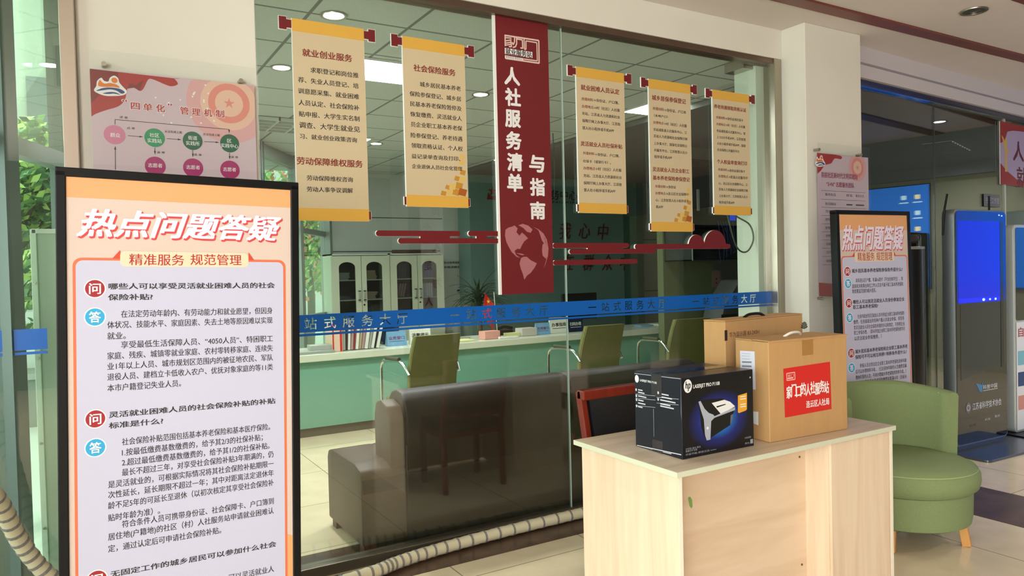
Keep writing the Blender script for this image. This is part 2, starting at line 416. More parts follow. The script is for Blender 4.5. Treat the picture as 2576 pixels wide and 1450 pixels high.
# right wing: lobby behind the second glass wall, turned a little away
WA = math.radians(4.2); WO = Vector((5.095, 3.607, 0))
WM = Matrix.Translation(WO) @ Matrix.Rotation(WA, 4, 'Z')
wing = Frame(WM)
t = bpy.data.objects.new('window_6', None); COL.objects.link(t); t.matrix_world = WM; t['kind'] = 'structure'
b = B(); box(b, 0, 6.6, -0.03, 0.05, 2.90, 2.955, bev=0.003); obj('head_rail', b, mat('polished_rail', (96, 104, 128), 0.12, 1.0), t)
for u0, u1 in ((0, 1.52), (1.53, 2.945), (2.96, 5.6)):
    b = B(); box(b, u0, u1, -0.005, 0.005, 0.04, 2.90); obj('pane', b, glass_dk, t)
b = B(); box(b, 1.521, 1.529, -0.006, 0.006, 0.04, 2.90); obj('glass_edge', b, mat('dark_joint', (52, 60, 56), 0.3), t)
b = B(); box(b, 2.94, 2.965, -0.012, 0.012, 1.78, 2.90); obj('frame_post', b, mat('pale_post', (196, 196, 184), 0.35), t)
b = B(); box(b, 0, 6.6, -0.03, 0.03, 0, 0.04); obj('sill_rail', b, steel, t)
b = B(); box(b, 0, 6.7, -0.06, 0.12, 2.955, 3.055); box(b, 0, 6.7, -0.035, 0.12, 3.055, 3.075); box(b, 0, 6.7, -0.06, 0.12, 3.075, 3.2)
f = struct('wall_above_wing', b, mat('fascia_paint', (206, 198, 200), 0.7)); f.matrix_world = WM
b = B(); box(b, 0, 6.7, -0.05, -0.036, 3.055, 3.075); f = struct('trim_10', b, mat('fascia_groove', (158, 150, 156), 0.7)); f.matrix_world = WM

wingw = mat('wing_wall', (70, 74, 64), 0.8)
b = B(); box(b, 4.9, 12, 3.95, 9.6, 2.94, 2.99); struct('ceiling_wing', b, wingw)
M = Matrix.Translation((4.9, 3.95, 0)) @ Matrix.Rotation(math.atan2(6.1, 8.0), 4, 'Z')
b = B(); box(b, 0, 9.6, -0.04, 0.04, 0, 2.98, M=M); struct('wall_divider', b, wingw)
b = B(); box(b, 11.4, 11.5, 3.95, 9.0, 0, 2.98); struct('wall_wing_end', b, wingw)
# ================================================================== SIGNS
ink = mat('black_ink', (38, 34, 36), 0.6); red_ink = mat('red_ink', (176, 30, 34), 0.5); white_ink = mat('white_ink', (236, 232, 232), 0.5)
brown_ink = mat('brown_red_ink', (132, 44, 34), 0.6)
maroon = mat('maroon_vinyl', (112, 22, 28), 0.45); foam = mat('foam_edge', (238, 236, 230), 0.6)
parch = mat('parchment_print', (208, 188, 154), 0.5, var=0.02, scale=3); gold = mat('gold_print', (222, 170, 72), 0.45)
amber = mat('amber_print', (196, 140, 48), 0.45); pale_gold = mat('pale_gold_print', (222, 184, 104), 0.45); rust = mat('rust_print', (170, 92, 30), 0.45)

# -------- parchment scrolls on the glass
K3 = dict(ox=1420, oy=150, sc=3.222); K2 = dict(ox=640, oy=0, sc=2.416)
scrolls = [
 (0.950, 1.318, 1.776, 2.764, 'first scroll from the left, tall parchment panel headed with employment and startup services', K2,
  [('就业创业服务', 292, 325, 592, 350), ('劳动保障维权服务', 258, 975, 657, 1000)],
  [('求职登记和岗位推', 340, 425, 632, 460), ('荐、失业人员登记、培', 265, 485, 632, 523), ('训意愿采集、就业困难', 265, 553, 635, 588), ('人员认定、社会保险补', 268, 625, 637, 655),
   ('贴申报、大学生实名制', 270, 693, 638, 722), ('调查、大学生就业见', 272, 760, 640, 787), ('习、就业创业政策咨询', 275, 828, 622, 853), ('劳动保障维权咨询', 318, 1085, 597, 1090), ('劳动人事争议调解', 318, 1150, 597, 1160)], False),
 (1.527, 1.897, 1.859, 2.759, 'second scroll from the left, parchment panel on social insurance with gold cubes in its corner', K2,
  [('社会保险服务', 967, 415, 1220, 440)],
  [('城乡居民基本养老', 1005, 512, 1253, 540), ('保险参保登记、城乡居', 943, 572, 1255, 600), ('民基本养老保险暂停及', 946, 632, 1258, 660), ('恢复缴费、灵活就业人', 948, 695, 1260, 720), ('员企业职工基本养老保', 950, 757, 1262, 780),
   ('险参保登记、养老待遇', 950, 825, 1263, 843), ('领取资格认证、个人权', 953, 885, 1265, 905), ('益记录单查询及打印、', 955, 948, 1250, 968), ('企业退休人员社会化管理', 957, 1010, 1262, 1028)], True),
 (2.653, 3.027, 1.847, 2.734, 'parchment scroll just right of the dark red banner, with two red-headed lists', K3,
  [('就业困难人员认定', 132, 222, 442, 265), ('灵活就业人员社保补贴', 130, 680, 466, 708)],
  [('所需材料→身份证、户口簿、', 138, 318, 440, 352), ('办理地点→村（社区）人社服', 140, 378, 447, 413), ('务站、江苏省人力资源和社会', 142, 435, 448, 470), ('保障厅网上办事大厅、江苏智', 143, 493, 450, 527), ('慧人社小程序或手机APP', 145, 553, 400, 578),
   ('所需材料→身份证、户口簿、', 150, 757, 445, 785), ('社保卡（或银行卡）。', 150, 820, 375, 840), ('办理地点→村（社区）人社服', 152, 880, 460, 898), ('务站、江苏省人力资源和社会', 154, 940, 462, 958), ('保障厅网上办事大厅、江苏智', 154, 998, 462, 1017), ('慧人社小程序或手机APP', 157, 1055, 412, 1070)], False),
 (3.228, 3.597, 1.738, 2.725, 'fourth scroll from the left, hanging lowest, with gold cubes in its lower corner', K3,
  [('城乡居保参保登记', 708, 305, 982, 343), ('灵活就业人员企业职工', 713, 888, 1010, 908), ('基本养老保险参保登记', 715, 957, 1013, 975)],
  [('所需材料→身份证、户口本', 715, 395, 985, 430), ('（本地户口）', 725, 457, 835, 462), ('办理地点→村（社区）人社服', 718, 508, 990, 540), ('务站或街道人社服务中心、江', 720, 565, 990, 595), ('苏省人力资源和社会保障厅网', 722, 620, 993, 645), ('上办事大厅、国家社会保险公', 724, 680, 993, 700),
   ('共服务平台、江苏智慧人社小', 725, 735, 995, 755), ('程序或手机APP', 727, 787, 870, 797), ('所需材料→身份证', 735, 1028, 902, 1035), ('办理地点→连云区社会保障中', 735, 1083, 1005, 1095), ('心、江苏智慧人社小程序或手', 738, 1138, 1005, 1150), ('机APP', 740, 1193, 798, 1196)], True),
 (3.800, 4.165, 1.857, 2.715, 'rightmost parchment scroll on the glass, beside the steel post', K3,
  [('养老待遇领取资格认证', 1212, 378, 1470, 412), ('个人权益单查询打印', 1235, 825, 1478, 845)],
  [('所需材料→身份证或社保卡', 1228, 467, 1447, 495), ('办理地点→村（社区）人社服', 1230, 522, 1463, 548), ('务站或街道人社服务中心、掌', 1232, 575, 1465, 603), ('上12333手机APP、江苏智慧', 1233, 628, 1467, 650), ('人社小程序或手机APP、国家', 1235, 680, 1468, 700), ('社会保险公共服务平台', 1237, 730, 1415, 747),
   ('所需材料→身份证或社保卡', 1245, 890, 1462, 910), ('办理地点→街道人社服务中', 1247, 945, 1482, 962), ('心、连云区社会保障中心、江', 1248, 1002, 1483, 1017), ('苏省人力资源和社会保障厅网', 1250, 1052, 1483, 1063), ('上办事大厅、江苏智慧人社小', 1252, 1105, 1484, 1115), ('程序或手机APP', 1252, 1157, 1377, 1162)], False)]
for x0, x1, z0, z1, lab, K, heads, body, cubes in scrolls:
    xc = (x0 + x1) / 2; hw = (x1 - x0) / 2; M = sign_M(xc, GY - 0.015, z0)
    t = thing('scroll_sign', lab, 'sign', M=M, group='parchment scroll signs on the glass'); fr = Frame(M); H = z1 - z0
    b = B(); box(b, -hw, hw, 0, 0.009, 0, H); obj('panel', b, foam, t)
    Flat(0.0006).rect(-hw + 0.002, hw, 0.05, H - 0.05).build('print', parch, t)
    f = Flat(0.0007); f.rect(-hw + 0.002, hw, H - 0.062, H); f.build('top_band', gold, t)
    f = Flat(0.0007); f.rect(-hw + 0.002, hw, 0, 0.062); f.build('bottom_band', gold, t)
    for s in (-1, 1):                                                 # rod knobs
        b = B(); box(b, min(s * hw, s * (hw + 0.025)), max(s * hw, s * (hw + 0.025)), 0, 0.009, H - 0.052, H - 0.008); box(b, min(s * (hw + 0.022), s * (hw + 0.062)), max(s * (hw + 0.022), s * (hw + 0.062)), 0, 0.009, H - 0.062, H + 0.004)
        k = obj('rod_knob', b, foam, t)
        f = Flat(0.0008); f.rect(min(s * hw, s * (hw + 0.025)), max(s * hw, s * (hw + 0.025)), H - 0.050, H - 0.010); f.rect(min(s * (hw + 0.024), s * (hw + 0.060)), max(s * (hw + 0.024), s * (hw + 0.060)), H - 0.060, H + 0.002); f.build('knob_print', maroon, k)
        b = B(); box(b, min(s * hw, s * (hw + 0.013)), max(s * hw, s * (hw + 0.013)), 0, 0.009, 0.008, 0.052); k = obj('rod_knob', b, foam, t)
        f = Flat(0.0008); f.rect(min(s * hw, s * (hw + 0.011)), max(s * hw, s * (hw + 0.011)), 0.009, 0.051); f.build('knob_print', maroon, k)
    if cubes:
        fs = {amber: Flat(0.0010), pale_gold: Flat(0.0012), rust: Flat(0.0014)}; ms = list(fs)
        cells = [(0, 0, .045, 2), (-.04, .0, .04, 0), (-.08, -.005, .035, 1), (-.115, -.01, .03, 0), (-.02, .035, .04, 0), (-.06, .03, .035, 1), (0, .07, .035, 1), (-.03, .075, .03, 0), (-.09, .025, .025, 0), (.005, .11, .03, 0), (-.02, .13, .025, 1), (0, .165, .03, 1), (.002, .195, .028, 1)]
        for dx, dz, q, k in cells:
            cx2, cz2 = hw - 0.035 + dx, 0.085 + dz
            p = [(cx2 + q * 0.75 * math.cos(a + 0.35), cz2 + q * 0.62 * math.sin(a + 0.35)) for a in (0.2, 1.75, 3.3, 4.9)]
            fs[ms[k]].poly([(min(hw - 0.001, u), max(0.063, v)) for u, v in p])
        for m_, f in fs.items(): f.build('cube_motif', m_, t)
    text_rows(t, fr, heads, brown_ink, 0.95, 0.020, name='heading', **K)
    text_rows(t, fr, [q for q in body if '→' not in q[0]], ink, 0.95, 0.015, **K)
    for q in body:
        if '→' in q[0]:
            n = sum(0.55 if ord(c) < 256 else 1 for c in q[0]); k = 4.0 / n
            xm, ym = q[1] + (q[3] - q[1]) * k, q[2] + (q[4] - q[2]) * k
            text_rows(t, fr, [(q[0][:4], q[1], q[2], xm, ym)], brown_ink, 0.95, 0.015, name='keyword', **K)
            text_rows(t, fr, [(q[0][4:], xm + 2, ym, q[3], q[4])], ink, 0.95, 0.015, **K)

# -------- tall dark red banner
bx0, bx1, bz0 = 2.095, 2.452, 1.368
M = sign_M(0, GY - 0.02, 0); fr = Frame(M)
t = thing('red_banner', 'tall dark red vertical banner on the glass with large white characters and a pink globe', 'banner', M=M)
b = B(); box(b, bx0 - 0.016, bx1, 0, 0.012, bz0, 2.952); obj('panel', b, foam, t)
Flat(0.0006).rect(bx0, bx1, bz0, 2.952).build('print', mat('banner_red', (112, 24, 30), 0.5, var=0.04, scale=2), t)
f = Flat(0.0016)
for c, x, y in [('人', 1288, 192), ('社', 1290, 245), ('服', 1290, 298), ('务', 1292, 354), ('清', 1295, 408), ('单', 1295, 460), ('与', 1350, 412), ('指', 1352, 471), ('南', 1352.6, 530)]:
    u, v = fr.uv(x, y); Flat(0.0016).text(c, u - 0.049, u + 0.049, v, 0.098, 0.036).build('character', white_ink, t)
# service-station mark
f = Flat(0.0014); g = Flat(0.0016)
def LP(x, y): return fr.uv(1240 + x / 12.08, 60 + y / 12.08)
f.stroke([LP(*p) for p in [(350, 350), (1390, 510), (1400, 1200), (380, 1050)]], 0.009)
f.stroke([LP(*p) for p in [(1000, 520), (1330, 575), (1345, 1130), (930, 1070)]], 0.007)
f.stroke([LP(*p) for p in [(365, 340), (370, 680)]], 0.008)
for y in (420, 520, 590, 650): f.stroke([LP(380, y), LP(560, y + (20 if y < 500 else -30))], 0.007)
f.stroke([LP(*p) for p in [(540, 520), (560, 700), (480, 690)]], 0.008)
f.stroke([LP(*p) for p in [(655, 400), (650, 560), (610, 640), (580, 560)]], 0.008)
f.stroke([LP(*p) for p in [(710, 400), (720, 600), (680, 700), (600, 720)]], 0.008)
f.stroke([LP(*p) for p in [(720, 460), (890, 490), (900, 750), (830, 730)]], 0.008)
f.stroke([LP(*p) for p in [(940, 440), (950, 770), (1000, 780), (1000, 520)]], 0.008)
f.build('station_mark', mat('pale_pink_print', (226, 196, 184), 0.5), t)
f = Flat(0.0015); f.poly([LP(355, 730), LP(1195, 860), LP(1195, 1045), LP(355, 915)]); f.poly([LP(360, 955), LP(920, 1050), LP(920, 1125), LP(360, 1050)]); f.build('mark_plate', white_ink, t)
f = Flat(0.0020); a, c = LP(385, 830), LP(1170, 945); f.text('就业服务站', a[0], c[0], (a[1] + c[1]) / 2, 0.036, 0.02)
f.build('mark_lettering', ink, t)
f = Flat(0.0020); a, c = LP(385, 1010), LP(900, 1080); f.text('帮您找活 帮您找人', a[0], c[0], (a[1] + c[1]) / 2, 0.014)
f.build('mark_small_lettering', brown_ink, t)
# globe
pink = mat('globe_pink', (178, 112, 118), 0.5)
def GP(x, y): return fr.uv(1240 + x / 2.0714, 40 + y / 2.0714)
f = Flat(0.0016)
for poly in [
 [(65, 1115), (80, 1104), (97, 1100), (112, 1093), (128, 1108), (122, 1128), (138, 1146), (150, 1130), (166, 1142), (182, 1160), (162, 1176), (150, 1196), (141, 1216), (126, 1214), (112, 1226), (120, 1246), (142, 1262), (122, 1256), (96, 1230), (82, 1205), (69, 1178), (62, 1146)],
 [(132, 1092), (155, 1084), (184, 1094), (206, 1114), (196, 1131), (176, 1126), (158, 1106)],
 [(146, 1262), (160, 1256), (176, 1256), (196, 1274), (228, 1290), (215, 1315), (196, 1340), (176, 1355), (163, 1376), (156, 1348), (145, 1320), (138, 1290)],
 [(118, 1236), (150, 1240), (165, 1246), (150, 1248)],
 [(236, 1116), (262, 1144), (273, 1176), (268, 1190), (254, 1170), (248, 1150)],
 [(258, 1192), (274, 1180), (284, 1210), (283, 1246), (275, 1266), (258, 1250), (255, 1220)],
 [(208, 1100), (236, 1112), (262, 1134), (280, 1166), (289, 1212), (286, 1252), (274, 1292), (262, 1320), (276, 1276), (283, 1234), (280, 1196), (270, 1160), (250, 1130), (228, 1112)]]:
    f.poly([GP(*p) for p in poly])
f.build('globe_print', pink, t)

# -------- maroon cloud boards on the glass
M = sign_M(0, GY - 0.018, 0); fr = Frame(M)
def bars(rs, extra=None):
    out = []
    for x0, y0, x1, y1, r in rs:
        a, c = fr.uv(x0, y0), fr.uv(x1, y1); out.append((min(a[0], c[0]), max(a[0], c[0]), min(a[1], c[1]), max(a[1], c[1]), r))
    return out
def cloud(label, rects, bumps=()):
    t = thing('cloud_board', label, 'wall decoration', M=M, group='maroon cloud boards on the glass')
    f = Flat(0.0008); b = B()
    for u0, u1, v0, v1, rd in rects:
        f.d += 0.0002
        g = Flat(0); r = min((v1 - v0) / 2 * 0.98, (u1 - u0) / 2 * 0.98) if rd else 0.0005; g.rrect(u0, u1, v0, v1, r); f.rrect(u0, u1, v0, v1, r)
        prism(b, [(p[0], p[2]) for p in g.v], 1, 0.0, 0.011 - (f.d - 0.0008) * 0.3)
    for u, v, r in bumps:
        f.d += 0.0002
        pts2 = [(u + r * math.cos(a * PI / 14), v + r * 1.05 * math.sin(a * PI / 14)) for a in range(15)]
        f.poly(pts2); prism(b, pts2, 1, 0.0002, 0.0105)
    obj('board', b, foam, t); f.build('print', maroon, t)
cloud('maroon stylised cloud strip left of the tall red banner', [(1.351, 1.84, 1.700, 1.730, 1), (1.473, 2.085, 1.661, 1.690, 1), (1.60, 1.775, 1.664, 1.727, 0), (1.889, 2.093, 1.702, 1.731, 1), (1.94, 2.005, 1.664, 1.728, 0)])
cloud('upper maroon cloud strip right of the tall red banner, ending in two rounded puffs', [(2.454, 3.037, 1.632, 1.662, 1), (2.573, 3.259, 1.596, 1.625, 1), (2.71, 2.975, 1.598, 1.660, 0), (3.085, 3.948, 1.622, 1.655, 1), (3.150, 3.215, 1.598, 1.654, 0)],
      [(3.625, 1.64, 0.075), (3.80, 1.64, 0.105)])
cloud('lowest maroon bar right of the tall red banner, under the cloud strip', [(2.454, 3.106, 1.530, 1.560, 1)])

# -------- blue safety band with the lettering cut out of the film
blue = mat('blue_film', (4, 94, 184), 0.35)
letters = [('站', 780.9, 811), ('式', 829.7, 808), ('服', 877, 806), ('务', 924, 804), ('大', 969, 802), ('厅', 1012, 799), ('一', 1146, 793), ('站', 1186, 789), ('式', 1225, 788), ('服', 1260.6, 786), ('务', 1299, 784), ('大', 1333, 783), ('厅', 1368, 781),
 ('一', 1490, 774), ('站', 1523, 773.5), ('式', 1552.6, 771), ('服', 1581, 768), ('务', 1610, 767), ('大', 1638, 764), ('厅', 1666, 762), ('一', 1750, 757), ('站', 1776.6, 755.4), ('式', 1801, 754.5), ('服', 1825, 753), ('务', 1849.5, 751), ('大', 1872, 749.6), ('厅', 1894, 748.7)]
M = sign_M(0, GY - 0.0062, 0); fr = Frame(M)
t = thing('safety_band', 'long blue film band with cut-out characters, running across the main glass wall', 'glass band', M=M)
lp = [[(0.785, 1.222), (4.383, 1.222), (4.383, 1.309), (0.785, 1.309)]]
for c, x, y in letters:
    u, v = fr.uv(x, y); V, F = glyph(c, 0.006); cv = 1.2645
    for q in loops_of(V, F): lp.append([(u + (p[0] - 0.5) * 0.066, cv + (p[1] - 0.38) * 0.064) for p in q])
holed('band', lp, blue, t, 0.0)
Flat(0.0).rect(0.785, 4.383, 1.203, 1.2145).build('stripe', blue, t)
t = thing('safety_band', 'short plain blue film band on the narrow glass left of the white pier', 'glass band', M=M)
Flat(0.0).rect(-1.9, -0.106, 1.222, 1.309).build('band', blue, t); Flat(0.0).rect(-1.9, -0.106, 1.203, 1.2145).build('stripe', blue, t)

# -------- freestanding hot-question boards
peach = mat('board_peach', (208, 186, 176), 0.5); orange = mat('board_orange', (222, 160, 108), 0.5); lav = mat('board_lavender', (190, 188, 212), 0.5)
frame_or = mat('board_outline', (218, 108, 70), 0.5); cream = mat('board_cream', (222, 204, 176), 0.5); dkred = mat('icon_red', (158, 24, 40), 0.45); sky = mat('icon_blue', (44, 160, 210), 0.45)
shadow_red = mat('title_red', (206, 62, 66), 0.5); tri = mat('fold_red', (206, 66, 44), 0.5); title_w = mat('title_white', (226, 218, 236), 0.5)
def board(M, label, w2, H, title, sub1, sub2, px, qa, foot):
    t = thing('standing_board', label, 'display board', M=M); fr = Frame(M)
    b = B(); fw = 0.028
    box(b, -w2, w2, -0.006, 0.045, 0, fw, bev=0.003); box(b, -w2, w2, -0.006, 0.045, H - fw, H, bev=0.003)
    box(b, -w2, -w2 + fw, -0.006, 0.045, 0.01, H - 0.01, bev=0.003); box(b, w2 - fw, w2, -0.006, 0.045, 0.01, H - 0.01, bev=0.003)
    obj('frame', b, black, t)
    b = B(); box(b, -w2 + 0.01, w2 - 0.01, 0.0005, 0.043, 0.01, H - 0.01); obj('back_panel', b, mat('board_back', (60, 60, 64), 0.6), t)
    iw = w2 - fw
    Flat(0).rect(-iw, iw, fw, H - fw).build('print', peach, t)
    Flat(0.0004).rect(-iw, iw, H - fw - px['top'], H - fw).build('top_band', orange, t)
    f = Flat(0.0004)
    for u0, v0, k in ((iw - 0.06, 0.30, 0), (iw - 0.05, 0.22, 1), (iw - 0.07, 0.12, 0)): f.poly([(u0, v0), (iw, v0 + 0.05), (iw, v0 - 0.04), (u0 + 0.01, v0 - 0.06)])
    f.poly([(iw - 0.045, 0.62), (iw, 0.60), (iw, 0.03), (iw - 0.03, 0.03)])
    f.build('corner_print', orange, t)
    (pl, pt), (pr, _) = fr.uv(*px['pl']), fr.uv(*px['pr'])
    Flat(0.0008).rrect(pl - 0.008, pr + 0.008, 0.05, pt + 0.008, 0.025).build('panel_outline', frame_or, t)
    Flat(0.0012).rrect(pl, pr, 0.058, pt, 0.02).build('text_panel', lav, t)
    (tl, tt), (tr, tb) = fr.uv(*px['tl']), fr.uv(*px['tr'])
    Flat(0.0016).rrect(tl, tr, tb, tt, 0.014).build('subtitle_tab', cream, t)
    f = Flat(0.0016); h2 = (tt - pt) * 1.1; f.poly([(tl - 0.022, pt + 0.006), (tl, pt + 0.006), (tl, pt + h2)]); f.poly([(tr, pt + 0.006), (tr + 0.018, pt + 0.006), (tr, pt + h2)]); f.build('tab_fold', tri, t)
    a, c = fr.uv(*px['t0']), fr.uv(*px['t1']); v = (a[1] + c[1]) / 2; hh = px['th']
    Flat(0.0010).text(title, a[0] + 0.004, c[0] + 0.004, v - 0.005, hh, 0.036, 0.30).build('title_shadow', shadow_red, t)
    Flat(0.0016).text(title, a[0], c[0], v, hh, 0.030, 0.30).build('title', title_w, t)
    f = Flat(0.0022)
    for s, p in ((sub1, px['s1']), (sub2, px['s2'])):
        a, c = fr.uv(p[0], p[1]), fr.uv(p[2], p[3]); f.text(s, a[0], c[0], (a[1] + c[1]) / 2, px['sh'], 0.006)
    f.build('subtitle', red_ink, t)
    ir = px['ir']
    for k, x, y in px['icons']:
        u, v = fr.uv(x, y)
        if v < 0.05 + ir: continue
        ic = Flat(0.0018).disc(u, v, ir).build('question_icon' if k == '问' else 'answer_icon', dkred if k == '问' else sky, t)
        Flat(0.0015).disc(u, v, ir * 1.12).build('icon_rim', white_ink, ic); Flat(0.0024).text(k, u - ir * 0.58, u + ir * 0.58, v, ir * 1.25, 0.02).build('icon_lettering', white_ink, ic)
    cur = None; blocks = []
    for kind, s, x0, y0, x1, y1 in qa:
        a, c = fr.uv(x0, y0), fr.uv(x1, y1); v = (a[1] + c[1]) / 2
        if v < 0.07: continue
        blocks.append((kind, Flat(0.0018)))
        blocks[-1][1].text(s, a[0], c[0], v, px['qh'] if kind else px['bh'], 0.020 if kind else 0.010)
    for kind, f in blocks: f.build('question_line' if kind else 'answer_line', ink, t)
    b = B()
    for s in (-1, 1): box(b, s * w2 * 0.7 - 0.02, s * w2 * 0.7 + 0.02, -0.16, 0.30, -0.012, 0.02, bev=0.004)
    obj('foot', b, black, t)
    return t
QA1 = [(1, '哪些人可以享受灵活就业困难人员的社会', 273.3, 721.6, 690.5, 717.4), (1, '保险补贴?', 272, 748.5, 383.6, 747), (0, '在法定劳动年龄内、有劳动能力和就业愿望，但因身', 304.4, 791, 684.8, 781), (0, '体状况、技能水平、家庭因素、失去土地等原因难以实现', 270, 819, 684.8, 805), (0, '就业。', 270, 845.5, 316, 844.6),
 (0, '享受最低生活保障人员、“4050人员”、特困职工', 304.4, 868.7, 686, 851), (0, '家庭、残疾、城镇零就业家庭、农村零转移家庭、连续失', 270, 898, 686, 874), (0, '业1年以上人员、城市规划区范围内的被征地农民、军队', 270, 924, 686, 898), (0, '退役人员、建档立卡低收入农户、优抚对象家庭的等11类', 270, 950.7, 686, 922), (0, '本市户籍登记失业人员。', 270, 976, 455, 965),
 (1, '灵活就业困难人员的社会保险补贴的补贴', 274, 1045, 692, 1008), (1, '标准是什么?', 274, 1070, 410, 1060.5), (0, '社会保险补贴范围包括基本养老保险和基本医疗保险。', 306.7, 1111.8, 679, 1074), (0, '1.按最低缴费基数缴费的，给予其2/3的社保补贴；', 306.7, 1138, 660.5, 1101), (0, '2.超过最低缴费基数缴费的，给予其1/2的社保补贴。', 306.7, 1164.5, 678, 1121), (0, '最长不超过三年，对享受社会保险补贴3年期满的，仍', 306.7, 1191, 687.5, 1141),
 (0, '是灵活就业的，可根据实际情况将其社会保险补贴期限一', 272, 1222, 688, 1164.5), (0, '次性延长，延长期限不超过一年；其中对距离法定退休年', 272, 1246.8, 688, 1189), (0, '龄不足5年的可延长至退休（以初次核定其享受社会保险补', 272, 1273, 688, 1214), (0, '贴时年龄为准）。', 272, 1301, 402, 1287), (0, '符合条件人员可携带身份证、社会保障卡、户口簿到', 307, 1321, 688, 1259),
 (0, '居住地(户籍地)的社区（村）人社服务站申请就业困难认', 272, 1354, 688, 1282.5), (0, '定，通过认定后可申请社会保险补贴。', 272, 1380, 556, 1335), (1, '无固定工作的城乡居民可以参加什么社会', 278, 1445, 694, 1369), (0, '可以灵活就业人', 575, 1450, 689, 1434.6)]
BH = 1.84
a, c = Z(BH, 140.5, 421), Z(BH, 750.5, 457.5); mid = (a + c) / 2; w2 = 0.365
MB1 = sign_M(0.2784, 2.6003, 0, 0.01235, 0.0028, 0.02475); w2 = 0.3636
board(MB1, 'large black-framed question-and-answer board standing nearest, at the lower left', w2, BH, '热点问题答疑', '精准服务', '规范管理',
 dict(top=0.062, pl=(190, 655), pr=(712, 657), tl=(302, 632), tr=(625, 673), t0=(194, 565), t1=(706, 571), th=0.083, s1=(325, 653.7, 463, 654), s2=(479, 654, 607, 654), sh=0.036, ir=0.0265, qh=0.019, bh=0.0225,
      icons=[('问', 238.8, 726.4), ('答', 238.8, 798), ('问', 240, 1054.3), ('答', 240, 1126.7), ('问', 243.6, 1458)]), QA1, 0)
def R5(k, s, x0, y0, x1, y1): return (k, s, 2090 + x0 / 3.15, 520 + y0 / 3.15, 2090 + x1 / 3.15, 520 + y1 / 3.15)
QA2 = [R5(1, '城乡居民基本养老保险参保条件是什么?', 165, 510, 565, 497), R5(0, '具有连云区户籍、年满16周岁（不含在校学生）、非', 195, 585, 570, 572), R5(0, '国家机关和事业单位工作人员及不属于职工基本养老保险', 168, 632, 572, 613), R5(0, '制度覆盖范围的城乡居民。', 168, 670, 358, 665),
 R5(1, '哪些人可以按灵活就业人员身份参加企业', 175, 755, 580, 735), R5(1, '职工基本养老保险?', 175, 797, 372, 787), R5(0, '在省内就业的灵活就业人员可参加企业职工基本养老保险', 210, 870, 580, 845), R5(0, '缴费，在各级就业的各种户籍人员就业参保，享受各', 178, 915, 580, 885), R5(0, '类灵活就业人员社会保险待遇的办法和规定，可参照企业', 180, 960, 583, 928), R5(0, '职工参保办理，（即未参加企业职工基本养老保险者均可', 182, 1000, 585, 968), R5(0, '以灵活就业参保缴费。）', 185, 1047, 400, 1027),
 R5(1, '城乡居民基本养老保险和企业职工基本养老', 192, 1150, 605, 1107), R5(1, '保险可不可以相互转移? 转移条件是什么?', 192, 1192, 598, 1152), R5(0, '参保人员达到法定企业职工基本养老保险退休年龄', 228, 1262, 598, 1218), R5(0, '后可以办理转移手续，（已达退休年龄的人员缴费须满', 195, 1308, 598, 1262), R5(0, '缴纳年限的人员，不再办理城乡养老保险的转移手续。）', 195, 1352, 595, 1307), R5(0, '参加职工基本养老保险缴费年限满15年（含延长', 232, 1392, 600, 1347)]
a, c = Z(BH, 2103, 527.5), Z(BH, 2288.5, 534); mid = (a + c) / 2; LEAN = math.radians(3.5)
MB2 = sign_M(4.5142, 2.8934, 0, -0.0655, 0.02244, -0.00187)
board(MB2, 'smaller-looking black-framed question board further back, behind the green armchair', 0.3617, BH, '热点问题答疑', '精准服务', '规范管理',
 dict(top=0.10, pl=(2118, 648), pr=(2280, 646), tl=(2149, 635.5), tr=(2249, 657), t0=(2117, 600), t1=(2273, 597), th=0.155, s1=(2156.7, 646, 2199, 646), s2=(2204, 645, 2244, 645), sh=0.055, ir=0.029, qh=0.026, bh=0.027,
      icons=[('问', 2131.3, 683.5), ('答', 2133, 713.7), ('问', 2135, 763), ('答', 2137, 800), ('问', 2141, 889), ('答', 2142, 926)]), QA2, 0)

# -------- poster on the white pier
pinkbg = mat('poster_mauve', (204, 180, 190), 0.35); acry = glass('acrylic', (0.95, 0.97, 0.96), 0.6); flag_red = mat('ribbon_red', (166, 34, 34), 0.4); ribbon_dk = mat('ribbon_dark', (122, 24, 28), 0.4)
halo1 = mat('halo_coral', (222, 136, 124), 0.4); halo2 = mat('halo_peach', (228, 184, 164), 0.4); halo3 = mat('halo_pink', (216, 162, 164), 0.4); grn = mat('circle_green', (24, 140, 92), 0.4); grn2 = mat('circle_dark_green', (16, 92, 66), 0.4); mag = mat('circle_magenta', (164, 40, 104), 0.4); rose = mat('circle_rose', (206, 122, 154), 0.4)
def wave_mark(f0, f1, f2, u, v, s):
    T = lambda L: [(u + s * x, v + s * y) for x, y in L]
    f0.poly(curvy(T([(-1.02, -.38), (-.88, .0), (-.82, .35), (-.55, .62), (-.38, .42), (-.12, .40), (.0, .68), (.28, .86), (.52, .70), (.58, .42), (.78, .15), (1.05, -.18), (.88, -.46), (.3, -.60), (-.4, -.64)]), 4))
    f1.poly(curvy(T([(-.76, .02), (-.66, .44), (-.48, .28), (-.30, .22), (0, .30), (.42, .22), (.60, .02), (.2, .04), (-.3, -.02)]), 4))
    f1.disc(u + s * .28, v + s * .52, s * .20)
    f2.poly(curvy(T([(-.90, -.36), (-.5, -.12), (.05, -.02), (.6, -.06), (.92, -.26), (.70, -.40), (.40, -.22), (.0, -.16), (-.5, -.28)]), 4))
    f2.poly(curvy(T([(-.5, -.50), (-.1, -.36), (.3, -.34), (.62, -.48), (.2, -.44), (-.1, -.50)]), 4))
